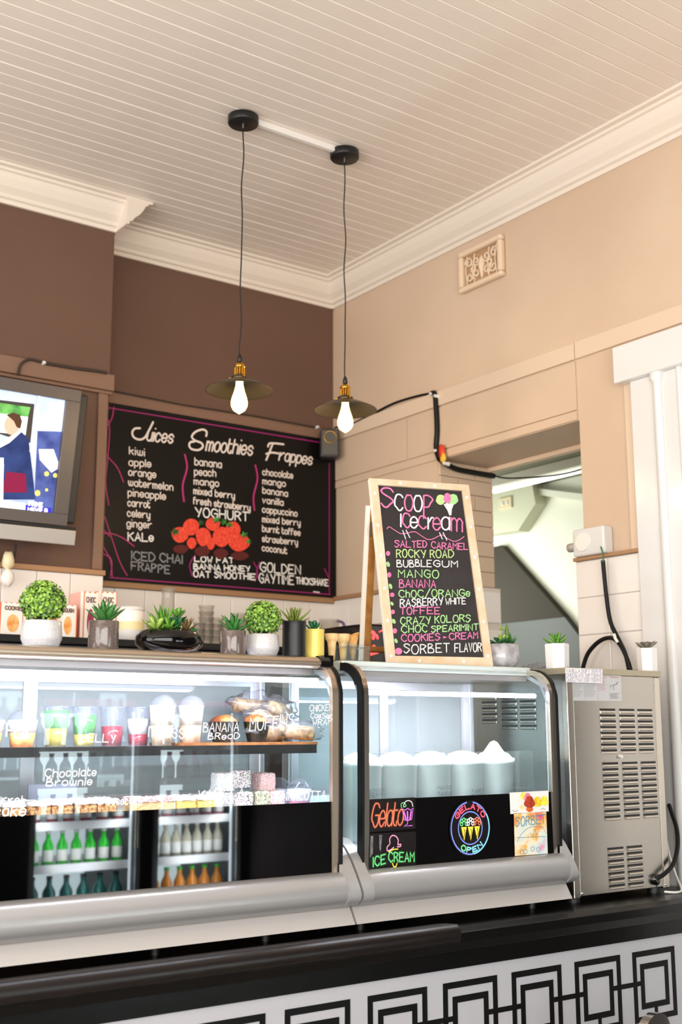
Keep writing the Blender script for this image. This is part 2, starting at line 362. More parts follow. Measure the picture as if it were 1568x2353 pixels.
B().box(-.012, 0, -.055, .055, -.035, .035).build('plate', mat('cream_plastic', (226, 212, 176), .4), t, bevel=.003)
B().box(-.017, -.012, -.03, -.008, -.012, .012).box(-.017, -.012, .008, .03, -.012, .012).build('rocker', white_gloss, t, bevel=.001)

# carved wall vent
t = thing('wall_vent', 'square cream plaster air vent with scrollwork high on the beige wall', 'vent', (3.54, 3.79, 3.617))
vm = mat('vent_plaster', (226, 200, 172), .6)
for a0, a1, z0, z1 in ((-.147, .147, .075, .1), (-.147, .147, -.1, -.075), (-.147, -.118, -.075, .075), (.118, .147, -.075, .075)):
    B().box(-.032, -.001, a0, a1, z0, z1).build('frame', vm, t, bevel=.009)
B().box(-.008, -.001, -.118, .118, -.075, .075).build('backing', mat('vent_recess', (178, 140, 104), .8), t)
for sy in (-1, 1):
    for k, (cy0, cz0, r, a0) in enumerate(((.085, .035, .026, 0), (.08, -.035, .026, 2), (.035, .03, .024, 3.4), (.036, -.034, .024, 5), (.058, 0, .02, 1.2))):
        pts = [(-.014, sy * (cy0 + r * (1 - j / 26) * cos(a0 + j * .42)), cz0 + r * (1 - j / 26) * sin(a0 + j * .42)) for j in range(20)]
        B().tube(pts, .0055, 6).build('scroll', vm, t)
B().lathe([(.0, .05), (.014, .03), (.02, 0), (.012, -.03), (.006, -.06), (0, -.065)], (-.012, 0, 0), 10).build('scroll', vm, t)
for y0 in (-.1, -.05, .05, .1): B().tube([(-.013, y0, -.07), (-.013, y0 + .01, 0), (-.013, y0 - .004, .07)], .004, 6).build('scroll', vm, t)

# ------------------------------------------------------------------ counter
cm = mat('black_laminate', (6, 6, 6), .28, spec=.3, bump=(30, .04))
t = thing('service_counter', 'long service counter with glossy black top and black and white patterned front', 'counter', (2, 2.6, 0))
B().prism([(2.575, .90), (2.565, .925), (2.572, .948), (2.60, .957), (3.35, .957), (3.35, .90)], .2, 3.46, 'x').build('worktop', cm, t, world=True, bevel=.002)
B().box(.2, 3.46, 2.592, 2.62, .852, .905).build('fascia', cm, t, world=True)
B().prism([(2.566, .922), (2.556, .935), (2.556, .958), (2.572, .972), (2.64, .966), (2.64, .957), (2.58, .957)], .2, 2.239, 'x', sm=True).build('edge_strip', mat('rubber_edge', (20, 14, 13), .35, spec=.4), t, world=True, label='dark rounded edge strip along the worktop')
B().box(.2, 3.46, 2.60, 2.64, 0, .8525).build('front_panel', mat('white_laminate', (184, 184, 190), .35), t, world=True)
pm = mat('black_inlay', (7, 7, 7), .45, spec=.2)
def frame(b, x0, x1, z0, z1, q):
    for a in ((x0, x1, z1 - q, z1), (x0, x1, z0, z0 + q), (x0, x0 + q, z0 + q, z1 - q), (x1 - q, x1, z0 + q, z1 - q)): b.box(a[0], a[1], 2.598, 2.601, a[2], a[3])
for k in range(9):
    X = 2.981 - .258 * k
    b = B(); frame(b, X, X + .201, .606, .8155, .0165); b.build('square_inlay', pm, t, world=True)
    b = B(); frame(b, X + .034, X + .166, .643, .777, .017); b.build('square_inlay', pm, t, world=True)
    if k < 8: B().box(X - .092, X + .034, 2.5983, 2.601, .7135, .7275).build('bar_inlay', pm, t, world=True)
    B().box(X + .094, X + .108, 2.5983, 2.601, .40, .643).build('bar_inlay', pm, t, world=True)
    b = B(); frame(b, X, X + .201, .348, .558, .0165); b.build('square_inlay', pm, t, world=True)
    b = B(); frame(b, X + .034, X + .166, .386, .52, .017); b.build('square_inlay', pm, t, world=True)

# chrome chair back at the bottom edge of the picture
cp = hit('y', 2.25, 1500, 2328)
t = thing('chrome_chair', 'narrow chair with polished rounded chrome back in front of the counter', 'chair', (cp.x, 2.25, 0), (0, 0, .3))
zt = cp.z; B().prism([(-.13, zt - .22), (-.12, zt - .12)] + [(.095 * cos(a), zt - .075 + .075 * sin(a) ** .8) for a in [pi - k * pi / 14 for k in range(15)]] + [(.12, zt - .12), (.13, zt - .22)], -.012, .012, 'y', sm=True).build('backrest', chrome, t, bevel=.006)
B().box(-.15, .15, -.34, -.015, zt - .25, zt - .21).build('seat', black_g, t, bevel=.012)
for sx in (-.13, .13):
    for y0 in (-.31, -.01): B().tube([(sx, y0, zt - .23), (sx * 1.05, y0, 0)], .012, 8).build('leg', chrome, t)

# ------------------------------------------------------------------ display cases
def arc(cy0, cz0, r, a0, a1, n=8): return [(cy0 + r * cos(a0 + (a1 - a0) * i / n), cz0 + r * sin(a0 + (a1 - a0) * i / n)) for i in range(n + 1)]
YG = 2.70                                                  # plane of the front glass
GP = [(YG + .004, 1.115), (YG, 1.307), (YG, 1.60)] + arc(YG + .085, 1.60, .085, pi, pi / 2, 16)[1:] + [(2.80, 1.6855)]
BULGE = [(2.706, 1.121)] + [(2.702 - .052 * sin(a * pi / 10), 1.121 - .052 * (1 - cos(a * pi / 10))) for a in range(1, 6)] + [(2.652, 1.055), (2.668, 1.038), (2.70, 1.026), (2.72, 1.025)]
def case(t, x0, x1, bx0, bx1, rail):
    """x0..x1 glass, bx0..bx1 painted base"""
    b = B().prism([(2.678, .982), (2.705, 1.026), (3.10, 1.026), (3.10, .982)], bx0, bx1, 'x'); b.build('base_strip', white_p, t, world=True, bevel=.002)
    B().prism(BULGE + [(2.80, 1.025), (2.80, 1.121)], x0, x1, 'x', sm=True).build('lower_panel', silver_p, t, world=True)
    for a, c_ in ((bx0, x0), (x1, bx1)):
        prof = [(2.80, 1.205), (2.765, 1.198), (2.73, 1.178), (2.70, 1.148), (2.676, 1.115), (2.657, 1.085), (2.647, 1.066), (2.650, 1.05), (2.665, 1.036), (2.70, 1.026), (2.80, 1.026)]
        B().prism(prof, a, c_, 'x', sm=True).build('end_cap', mat('silver_end_cap', (168, 167, 167), .3, .25), t, world=True)
    B().box(x0 + .004, x1 - .004, 2.72, 3.10, 1.03, 1.16).build('plinth', liner, t, world=True)
    g = [p for p in GP if p[1] >= 1.306]
    B().sheet(g, x0 + .018, x1 - .018).build('front_glass', cglass, t, world=True)
    B().box(x0 + .012, x1 - .012, 2.7005, 2.706, 1.118, 1.307).build('black_band', black_glass, t, world=True, label='glossy black printed band of the front glass')
    inner = [(YG + .012, z) if z < 1.6 else (y, z) for y, z in GP]
    off = [(y - .004 if z < 1.6 else y - .004 * cos(0) * max(0, (1.7 - z) / .1), z + (.004 if z > 1.64 else 0)) for y, z in GP]
    for a, c_, mm in ((x0, x0 + .020, steel_b), (x1 - .020, x1, beige_metal if rail else steel_b)):
        B().prism(off + [(2.80, 1.675)] + [(y + .012, z - (.01 if z > 1.64 else 0)) for y, z in GP[::-1][1:]], a, c_, 'x').build('glass_trim', mm, t, world=True)
    for a, c_ in ((x0 - .007, x0), (x1, x1 + .012)):
        pr = [(y - .009 if z < 1.6 else y - .009 * max(0, (1.7 - z) / .1), z + (.007 if z > 1.64 else 0)) for y, z in GP]
        pr[0] = (pr[0][0], 1.098)
        B().prism(pr + [(2.80, 1.67)] + [(y + .016, z - (.014 if z > 1.64 else 0)) for y, z in GP[::-1][1:]], a, c_, 'x').build('edge_seal', rubber, t, world=True)
    side = [(YG + .02, 1.13), (YG + .02, 1.60), (YG + .045, 1.65), (YG + .10, 1.675), (3.08, 1.675), (3.08, 1.13)]
    for a in (x0 + .006, x1 - .008):
        B().prism(side, a, a + .003, 'x').build('side_glass', sglass, t, world=True)
        n = len(side); b = B()
        cc = (2.90, 1.4)
        for i in range(n):
            p, q = side[i], side[(i + 1) % n]
            k = .955
            b.add([(a, p[0], p[1]), (a, q[0], q[1]), (a, cc[0] + (q[0] - cc[0]) * k, cc[1] + (q[1] - cc[1]) * k), (a, cc[0] + (p[0] - cc[0]) * k, cc[1] + (p[1] - cc[1]) * k)], [(0, 1, 2, 3)])
        b.build('side_glass_border', mat('dotted_border', (205, 210, 216), .4, .3), t, world=True)
    B().box(x0, x1, 2.797, 3.12, 1.672, 1.70).build('roof', beige_metal if rail else mat('pale_green_glass_top', (206, 214, 204), .12, coat=.5), t, world=True, bevel=.004)
    B().box(x0 + .02, x1 - .02, 2.80, 3.08, 1.655, 1.671).build('roof_lining', mat('roof_lining', (150, 146, 140), .4, .4), t, world=True)
    B().box(x0, x0 + .02, 3.08, 3.12, 1.03, 1.672).box(x1 - .02, x1, 3.08, 3.12, 1.03, 1.672).build('rear_post', mat('alu_frame', (190, 190, 196), .35, .7), t, world=True, bevel=.003)
    B().box(x0 + .02, x1 - .02, 3.085, 3.10, 1.03, 1.30).build('rear_liner', liner, t, world=True)
    fr = mat('alu_frame'); n = 2; wd = (x1 - x0 - .04) / n
    for k in range(n):
        a = x0 + .02 + wd * k; y0 = 3.088 + .012 * (k % 2); b = B()
        for q in ((a, a + .022, 1.30, 1.655), (a + wd - .022, a + wd, 1.30, 1.655), (a + .022, a + wd - .022, 1.30, 1.325), (a + .022, a + wd - .022, 1.63, 1.655)): b.box(q[0], q[1], y0, y0 + .01, q[2], q[3])
        d = b.build('sliding_door', fr, t, world=True)
        B().box(a + .022, a + wd - .022, y0 + .004, y0 + .006, 1.325, 1.63).build('pane', glass('rear_glass', (214, 222, 226), 1.5, haze=.35), d, world=True)
    ZL = 1.636 if rail else 1.606
    B().tube([(x0 + .04, 2.742, ZL), (x1 - .04, 2.742, ZL)], .007, 8).build('led_tube', led, t, world=True, label='bright white light tube under the roof')
    area('case_light', ((x0 + x1) / 2, 2.744, ZL - .009), (radians(22), 0, 0), x1 - x0 - .1, .016, (x1 - x0) * (5 if rail else 8), (.93, .93, 1))

L = thing('pastry_case', 'wide curved glass pastry display case with cakes and boxed muffins inside', 'display case', (1.2, 2.7, .982))
case(L, .45, 1.926, .43, 1.968, True)
B().tube([(.45, 2.752, 1.686), (1.915, 2.752, 1.686)], .0165, 14).build('top_rail', beige_metal, L, world=True, label='champagne metal tube along the top front edge')
B().tube([(1.893, 2.752, 1.686), (1.925, 2.752, 1.686)], .020, 12).box(1.915, 1.94, 2.74, 3.0, 1.67, 1.708).build('rail_end', black_g, L, world=True, label='black end block of the top rail')
for xx in (.9, 1.4, 1.72): B().lathe([(.012, .957), (.012, .983)], (xx, 2.74, 0), 10).build('foot', black, L, world=True)
Rr = thing('gelato_case', 'smaller curved glass gelato display case with white tubs and neon style posters', 'display case', (2.4, 2.7, .982))
case(Rr, 2.012, 2.776, 1.976, 2.808, False)
for xx in (2.03, 2.69): B().lathe([(.012, .957), (.012, .983)], (xx, 2.74, 0), 10).build('foot', black, Rr, world=True)

# shelf and deck inside the pastry case
B().box(.47, 1.91, 2.80, 3.07, 1.449, 1.457).build('shelf', sglass, L, world=True)
B().box(.47, 1.92, 2.794, 2.802, 1.436, 1.460).build('shelf_edge', black, L, world=True)
B().box(.47, 1.92, 2.73, 3.08, 1.275, 1.29).build('deck', mat('white_tray', (240, 240, 244), .3), L, world=True)
B().box(2.03, 2.765, 2.73, 3.08, 1.16, 1.175).build('deck', mat('white_tray'), Rr, world=True)

GL = yplane(YG - .0005)
gw = mat('glass_marker_white', (246, 246, 250), .7, emit=.25)
for i, (s, u1, v1, u2, v2, h, wdt) in enumerate([
    ('FFLe', -6, 1688, 62, 1700, 30, .003), ('JELLY', 188, 1704, 264, 1706, 18, .0022), ('mousse', 341, 1694, 438, 1698, 34, .0024), ('BANANA', 467, 1681, 548, 1680, 20, .0022),
    ('BReaD', 478, 1698, 549, 1698, 14, .0022), ('MUFFINS', 574, 1680, 674, 1670, 30, .0028), ('CHICKEN', 712, 1635, 763, 1632, 14, .0018), ('CaeSer', 714, 1650, 763, 1650, 12, .0018),
    ('WRAP', 718, 1666, 762, 1664, 13, .0018), ('Chocolate', 103, 1786, 220, 1782, 18, .0022), ('Brownie', 106, 1806, 210, 1804, 17, .0022), ('Carrot', -30, 1846, 55, 1850, 22, .0022),
    ('cake', -15, 1875, 58, 1873, 24, .0026), ('Cheesecake', 222, 1848, 326, 1848, 16, .002), ('VANILLA', 455, 1834, 560, 1828, 18, .002), ('SLICE', 470, 1849, 560, 1846, 12, .0018),
    ('PANNACOTTA', 623, 1840, 748, 1836, 19, .0026)]):
    write_px(L, GL, s, u1, v1, u2, v2, h, wdt, gw, jit=.35, seed=i, slant=.12)
write_px(L, GL, 'by Royal Kincool', 649, 1808, 697, 1806, 6, .0008, mat('grey_print', (40, 40, 60), .5))

# posters on the gelato case
BP = yplane(YG - .001)
neon = {k: mat('neon_' + k, v, .5, emit=.35) for k, v in dict(orange=(244, 120, 84), purple=(206, 110, 214), green=(110, 216, 130), pink=(240, 150, 190), yellow=(246, 214, 70), white=(244, 244, 244), blue=(118, 136, 226), cyan=(130, 206, 224), red=(240, 84, 110)).items()}
pk = mat('poster_black', (26, 22, 22), .25)
X7 = lambda x, y: (830 + x / 3.484, 1800 + y / 3.484)
def poster(name, pts, m, label):
    t = thing(name, label, 'poster', tuple(hitp(BP, *X7(*pts[-1]))))
    poly_px(B(), BP, [X7(*p) for p in pts], off=.001).build('sheet', m, t, world=True)
    return t
def pline(t, nm, m, pts, wd=.0022, sm=True): return line_px(B(), BP, [X7(*p) for p in pts], wd, off=.002, sm=sm).build(nm, m, t, world=True)
t = poster('poster', [(62, 128), (435, 112), (436, 362), (66, 392)], pk, 'black poster with orange neon word Gelato and purple sundae glass')
glow = mat('neon_halo_orange', (92, 34, 24), .5)
write_px(t, BP, 'Gelato', *X7(80, 350), *X7(330, 330), 52, .0085, glow, off=.0013, slant=.25, gap=.8)
write_px(t, BP, 'Gelato', *X7(80, 350), *X7(330, 330), 52, .0032, neon['orange'], off=.002, slant=.25, gap=.8)
pline(t, 'sundae_drawing', neon['purple'], [(330, 205), (345, 290), (372, 300), (405, 288), (418, 200), (395, 215), (375, 200), (352, 215), (330, 205)], sm=False)
pline(t, 'sundae_drawing', neon['purple'], [(345, 230), (360, 285)], .005); pline(t, 'sundae_drawing', neon['purple'], [(372, 228), (374, 290)], .005); pline(t, 'sundae_drawing', neon['purple'], [(402, 225), (392, 285)], .005)
pline(t, 'sundae_drawing', neon['purple'], [(373, 300), (373, 325), (345, 343), (410, 338)], sm=False)
pline(t, 'sundae_drawing', neon['white'], [(340, 180), (355, 148), (380, 138), (405, 150), (415, 185)])
pline(t, 'sundae_drawing', neon['green'], [(325, 195), (322, 165), (345, 155), (360, 180), (340, 190)])
t = poster('poster', [(66, 402), (440, 385), (442, 650), (66, 680)], pk, 'black poster with green neon words ICE CREAM under a pink cone')
write_px(t, BP, 'ICE', *X7(98, 668), *X7(195, 640), 21, .0075, mat('neon_halo_green', (16, 84, 34), .5), off=.0013); write_px(t, BP, 'CREAM', *X7(222, 628), *X7(425, 625), 21, .0075, MATS['neon_halo_green'], off=.0013)
write_px(t, BP, 'ICE', *X7(98, 668), *X7(195, 640), 21, .0028, neon['green'], off=.0022); write_px(t, BP, 'CREAM', *X7(222, 628), *X7(425, 625), 21, .0028, neon['green'], off=.0022)
pline(t, 'cone_drawing', neon['pink'], [(232, 480), (230, 445), (250, 418), (280, 425), (298, 455), (296, 490), (318, 488), (315, 505), (290, 508)], .003)
pline(t, 'cone_drawing', neon['pink'], [(228, 490), (210, 510), (212, 540), (240, 530), (262, 512)], .003)
pline(t, 'cone_drawing', neon['yellow'], [(222, 548), (260, 530), (296, 526)], .003); pline(t, 'cone_drawing', neon['yellow'], [(252, 640), (262, 666), (280, 664), (288, 640)], .003)
for q in ([(78, 420), (98, 420), (96, 560), (70, 600)], [(145, 415), (170, 413), (158, 550), (146, 520)]): poly_px(B(), BP, [X7(*p) for p in q], off=.0018).build('streak_mark', mat('grey_streak', (120, 120, 128), .3, var=(90, (60, 60, 66), .4, .7)), t, world=True)  # two grey streaks laid over the sheet
# round sign
ctr = hitp(BP, *X7(870, 357)); RX = Vector((1, 0, 0)); RZ = Vector((0, 0, 1))
t = thing('round_sign', 'round black cut-out sign reading GELATO OPEN over three cones', 'sign', tuple(ctr))
Oo = ctr + Vector((0, -.0012, 0)); nrm = Vector((0, -1, 0))
B().disc(Oo, .0805, 40, ex=RX, ey=RZ).build('sheet', pk, t, world=True)
def ring(r, m, wd, a0=0, a1=2 * pi, o=.002, c0=(0, 0)):
    P = [Oo + Vector((c0[0] + r * cos(a0 + (a1 - a0) * k / 30), -o, c0[1] + r * sin(a0 + (a1 - a0) * k / 30))) for k in range(31)]
    return B().ribbon(P, wd, nrm).build('ring', m, t, world=True)
ring(.075, neon['blue'], .0042, radians(100), radians(440)); ring(.075, neon['cyan'], .0044, radians(-80), radians(30), .0024); ring(.047, neon['blue'], .0035)
def arc_text(txt, r, a0, a1, h, m, flip=False, cols=None):
    st, W = layout(txt, 1.5); b = B(); k = 0
    for i, ch in enumerate(st):
        for s in ch:
            P = []
            for x, y in s:
                a = radians(a0 + (a1 - a0) * x / W); rr = r + (y / 6) * h * (-1 if flip else 1)
                P.append(Oo + Vector((rr * cos(a), -.003, rr * sin(a))))
            b.ribbon(P, .0042, nrm, cols[i] if cols else 0)
    return b.build('lettering', m, t, world=True)
arc_text('GELATO', .056, 150, 30, .0135, neon['red'])
arc_text('OPEN', .0695, 235, 312, .0135, [neon['green'], neon['cyan']], True, [0, 1, 1, 1])
for k, cn in enumerate(('green', 'white', 'orange')):
    cx = (-.026, 0, .026)[k]; b = B()
    b.add([Oo + Vector((cx - .011, -.003, .004)), Oo + Vector((cx, -.003, -.036)), Oo + Vector((cx + .011, -.003, .004))], [(0, 1, 2)]); b.build('cone_drawing', neon['yellow'], t, world=True)
    B().ribbon([Oo + Vector((cx + .003 * sin(j), -.0036, -.002 - j * .006)) for j in range(5)], .002, nrm).build('cone_drawing', pk, t, world=True)
    for j in range(5):
        a = radians(-20 + j * 55); B().ribbon([Oo + Vector((cx + .010 * cos(a) + .005 * cos(q), -.0032 - j * 1e-4, .016 + .009 * sin(a) + .005 * sin(q))) for q in [i * .63 for i in range(11)]], .003, nrm).build('scoop_drawing', neon[cn], t, world=True)
# colourful posters
def splash(name, scale, cs):
    m = mat(name, (255, 255, 255), .3, var=(scale, (255, 255, 255), .3, .7)); r = [n for n in m.node_tree.nodes if n.type == 'VALTORGB'][0].color_ramp
    r.elements[0].position = cs[0][0]; r.elements[0].color = srgb(*cs[0][1]); r.elements[1].position = cs[-1][0]; r.elements[1].color = srgb(*cs[-1][1])
    for p, c_ in cs[1:-1]: e = r.elements.new(p); e.color = srgb(*c_)
    return m
t = poster('poster', [(1224, 240), (1484, 228), (1496, 562), (1232, 582)], splash('sorbet_print', 14, [(.3, (236, 60, 140)), (.42, (250, 190, 90)), (.5, (250, 240, 214)), (.62, (214, 236, 238)), (.75, (240, 160, 190))]), 'pastel watercolour poster with the word SORBET')
write_px(t, BP, 'SORBET', *X7(1240, 345), *X7(1475, 318), 20, .0028, mat('pale_blue_print', (96, 150, 172), .5), off=.002)
pline(t, 'sketch_line', MATS['pale_blue_print'], [(1245, 435), (1480, 425)], .0014); pline(t, 'sketch_line', MATS['pale_blue_print'], [(1250, 470), (1290, 400), (1360, 350), (1450, 350), (1480, 400)], .0014)
pline(t, 'sketch_line', MATS['pale_blue_print'], [(1350, 395), (1375, 415), (1390, 370), (1410, 410), (1425, 380)], .0014)
for cx, cy0 in ((1290, 550), (1318, 545), (1375, 525), (1420, 530)): pline(t, 'sketch_line', MATS['pale_blue_print'], [(cx + 14 * cos(a), cy0 + 18 * sin(a)) for a in [i * .7 for i in range(10)]], .0014)
t = poster('poster', [(1190, 74), (1502, 58), (1504, 224), (1196, 246)], mat('white_card', (250, 248, 244), .3), 'white poster with painted fruit above the pastel one')
for (x, y, r, cc) in ((1300, 100, 26, (250, 214, 90)), (1335, 110, 30, (236, 110, 130)), (1350, 150, 42, (150, 46, 24)), (1412, 148, 36, (250, 176, 40)), (1468, 140, 34, (236, 216, 60)), (1350, 200, 26, (214, 90, 40)), (1290, 190, 14, (250, 226, 120))):
    poly_px(B(), BP, [X7(x + r * cos(a) * (1 + .2 * sin(3 * a)), y + r * 1.15 * sin(a)) for a in [i * pi / 10 for i in range(20)]], off=.0016 + r * 1e-5).build('fruit_drawing', mat('fruit_%d' % cc[1], cc, .4, var=(60, tuple(min(255, int(q * 1.25 + 20)) for q in cc), .35, .65)), t, world=True)
pline(t, 'sketch_line', black, [(1210, 215), (1240, 225), (1255, 212)], .001); pline(t, 'sketch_line', black, [(1440, 210), (1460, 200), (1475, 212)], .001)

# gelato tubs
tb = thing('gelato_tub', 'tall white gelato tub at the left end of the row marked BOYSENBERRY', 'tub', (2.135, 2.875, 1.175), group='white gelato tubs in the glass case')
B().lathe([(0, 0), (.052, 0), (.056, .01), (.063, .215), (.0665, .217), (.0665, .235), (.061, .235), (.061, .22), (0, .22)], n=26).build('body', mat('tub_plastic', (240, 240, 238), .35), tb)
b = B().lathe([(.061, .218), (.06, .235), (.045, .25), (.02, .258), (0, .26)], n=20); b.build('gelato', mat('gelato_white', (250, 246, 232), .6, var=(30, (246, 226, 160), .45, .7), bump=(60, .5)), tb)
TL = [('BOYSEN', 'BERRY'), None, ('MANGO', 'TANGO'), ('FAIRY', 'FLOSS'), ('VANILLA', 'COOKIE')]
labs = ['', 'second white gelato tub from the left with no writing in view', 'middle white gelato tub marked MANGO TANGO', 'white gelato tub marked FAIRY, right of the middle one', 'white gelato tub at the right end with a torn paper peak']
px_t = [(849, 1822, 886, 1832), None, (1006, 1815, 1038, 1829), (1085, 1822, 1112, 1834), (1176, 1808, 1212, 1822)]
tubs = [tb] + [dup(tb, (2.135 + .135 * k, 2.875, 1.175), k * 1.3, labs[k]) for k in range(1, 5)]
tp = yplane(2.804)
for k, q in enumerate(px_t):
    if not q: continue
    for j, v in enumerate((q[1], q[3])):
        write_px(tubs[k], tp, TL[k][j], q[0], v, q[2], v - 2, 8, .0009, mat('tub_ink', (60, 56, 54), .6), off=.003, jit=.3, seed=k)
b = B().lathe([(.05, .235), (.03, .26), (.012, .285), (0, .29)], (0, 0, 0), 9, sm=False); o = b.build('paper_liner', mat('white_paper', (248, 248, 250), .6), tubs[4])
B().box(2.035, 2.752, 2.776, 2.780, 1.18, 1.433).build('sneeze_guard', acryl, Rr, world=True, label='clear acrylic guard in front of the tubs')
o = B().box(2.40, 2.52, 2.93, 2.99, 1.40, 1.43).build('foil_scrap', mat('foil', (220, 222, 226), .25, .9, bump=(50, .9)), Rr, world=True, bevel=.01)

# cakes and cups in the pastry case
rn = random.Random(3)
def blob(b, c, rx, ry, rz, seed=0, amp=.1, n=12, m=0):
    for i in range(n // 2 + 1):
        pass
    vs = []; fs = []; h = n // 2
    for i in range(h + 1):
        th = pi * i / h
        for k in range(n):
            ph = 2 * pi * k / n; d = Vector((sin(th) * cos(ph), sin(th) * sin(ph), cos(th)))
            f = 1 + amp * noise.noise(d * 2.2 + Vector((seed, seed, 0)))* 2
            vs.append((c[0] + d.x * rx * f, c[1] + d.y * ry * f, c[2] + d.z * rz * f))
    for i in range(h):
        for k in range(n): fs.append((i * n + k, i * n + (k + 1) % n, (i + 1) * n + (k + 1) % n, (i + 1) * n + k))
    return b.add(vs, fs, m, True)
def rough_cube(sx, sy, sz, amp=.0012, n=8, seed=0, m=0, b=None):
    b = b or B(); r = random.Random(seed)
    for ax in range(3):
        for sg in (0, 1):
            vs = []; fs = []
            for i in range(n + 1):
                for j in range(n + 1):
                    p = [0, 0, 0]; p[ax] = sg; p[(ax + 1) % 3] = i / n; p[(ax + 2) % 3] = j / n
                    q = Vector(((p[0] - .5) * sx, (p[1] - .5) * sy, p[2] * sz))
                    q *= 1 - .04 * (sum(1 for e in p if e in (0, 1)) - 1)
                    q += Vector([noise.noise(q * 400 + Vector((seed, k * 7, 0))) * amp * 2 for k in range(3)]); vs.append(q)
            for i in range(n):
                for j in range(n): fs.append((i * (n + 1) + j, (i + 1) * (n + 1) + j, (i + 1) * (n + 1) + j + 1, i * (n + 1) + j + 1))
            b.add(vs, fs, m, False)
    return b
coco = mat('coconut_chocolate', (226, 222, 230), .8, var=(330, (84, 58, 44), .5, .58)); cocow = mat('coconut_white', (246, 246, 252), .8, var=(330, (200, 196, 206), .5, .6))
cocop = mat('coconut_pink', (240, 214, 218), .8, var=(330, (214, 150, 156), .48, .6)); cocog = mat('coconut_green', (212, 214, 190), .8, var=(330, (110, 104, 80), .48, .6))
for (x, y, z, m, s, lb) in ((1.700, 2.85, 1.345, coco, .05, 'upper chocolate coconut cube showing its brown inside'), (1.785, 2.86, 1.335, cocop, .05, 'upper pink coconut cube in the stack'), (1.66, 2.87, 1.337, cocow, .052, 'snow white coconut cube at the back of the stack'),
                        (1.70, 2.835, 1.291, coco, .046, 'lower coconut cube under the chocolate one'), (1.755, 2.835, 1.291, cocog, .046, 'greenish lower coconut cube'), (1.81, 2.84, 1.291, cocop, .046, 'lower pink coconut cube beside the dessert cup'),
                        (1.615, 2.85, 1.291, cocow, .05, 'low white coconut cube left of the stack'), (1.655, 2.87, 1.291, cocow, .046, 'lower white coconut cube under the snow white one')):
    t = tag(rough_cube(s, s, s * .95, seed=int(x * 1000) % 97).build('lamington', m), lb, 'cake', 'coconut covered sponge cubes'); t.location = (x, y, z)
    t.rotation_euler = (0, 0, rn.uniform(-.3, .3))
cream = mat('cream_icing', (250, 248, 252), .5, bump=(60, .4)); crumb = mat('crumb', (196, 150, 96), .85, var=(120, (120, 80, 50), .45, .6)); sponge = mat('cheesecake', (222, 190, 140), .7)
def slice_(x, y, lb, cat, body, top, group, w_=.055):
    t = thing('cake_slice', lb, cat, (x, y, 1.291), (0, 0, rn.uniform(-.15, .15)), group)
    rough_cube(w_, .08, .028, .0012, 6, int(x * 999)).build('sponge', body, t)
    o = rough_cube(w_ * 1.0, .082, .012, .002, 6, int(x * 777)).build('icing', top, t); o.location = (0, 0, .028)
    return t
for k in range(6): slice_(.99 + k * .062, 2.84 + .004 * k, ['carrot cake slice with white icing nearest the left end', 'carrot cake slice second from the left end', 'carrot cake slice third from the left end', 'carrot cake slice fourth from the left end', 'carrot cake slice fifth from the left end', 'iced carrot cake slice ending the row'][k], 'cake', crumb, cream, 'carrot cake slices')
for k in range(2): slice_(1.395 + k * .06, 2.84, ['cheesecake piece with pink crumble, left one', 'cheesecake piece with pink crumble beside the vanilla slices'][k], 'cake', sponge, mat('pink_crumble', (222, 170, 180), .9, var=(200, (250, 244, 240), .45, .6), bump=(90, 1)), 'cheesecake pieces', .057)
for k in range(2): slice_(1.51 + k * .058, 2.835, ['vanilla slice with thick white icing', 'vanilla slice next to the coconut cubes'][k], 'cake', mat('custard', (246, 214, 120), .5), cream, 'vanilla slices')
# price card
t = tag(B().box(-.065, .065, -.002, .002, 0, .075).build('label_card', mat('grey_card', (120, 122, 140), .5)), 'grey card behind the carrot cake slices', 'card'); t.location = (1.20, 2.93, 1.291); t.rotation_euler = (-.2, 0, 0)
def cup(name, loc, r, h, fill, lb, group, dome=True, layers=None):
    t = thing(name, lb, 'dessert cup', loc, group=group)
    B().lathe([(r * .74, 0), (r, h)], n=22).build('cup_wall', glass('cup_plastic', (236, 238, 246), 1.5, .03, haze=.06), t)
    z = .002
    for k, (m, f) in enumerate(fill):
        z2 = z + h * f; rr = lambda q: (r * .74 + r * .26 * q / h) * .95
        B().lathe([(0, z), (rr(z), z), (rr(z2), z2), (0, z2 + .002)], n=20).build('filling', m, t); z = z2
    if dome: B().lathe([(r * 1.05, h), (r * 1.05, h + .004), (r * .96, h + .008), (r * .78, h + .02), (r * .42, h + .029), (.0, h + .031)], n=22).build('dome_lid', MATS['cup_plastic'], t)
    else: B().lathe([(r * 1.05, h), (r * 1.05, h + .004), (0, h + .004)], n=22).build('flat_lid', MATS['cup_plastic'], t)
    return t
cake_y = mat('trifle_cake', (228, 160, 70), .6, var=(60, (250, 214, 120), .4, .65)); whip = mat('whipped_cream', (246, 244, 250), .5, bump=(40, .6))
jg = mat('green_jelly', (90, 200, 90), .15, trans=.3); jy = mat('yellow_jelly', (238, 214, 60), .2, trans=.3); jr = mat('red_jelly', (196, 30, 60), .15, trans=.3); mou = mat('tan_mousse', (222, 190, 150), .5, var=(30, (196, 150, 104), .4, .7)); mou2 = mat('pale_mousse', (238, 218, 190), .5)
ZS = 1.458
for k, (x, lb) in enumerate(((1.0, 'trifle cup with domed lid at the left edge'), (1.085, 'trifle cup with domed lid and cream, right of the first'))): cup('trifle_cup', (x, 2.87, ZS), .038, .062, [(cake_y, .55), (whip, .5)], lb, 'trifle cups')
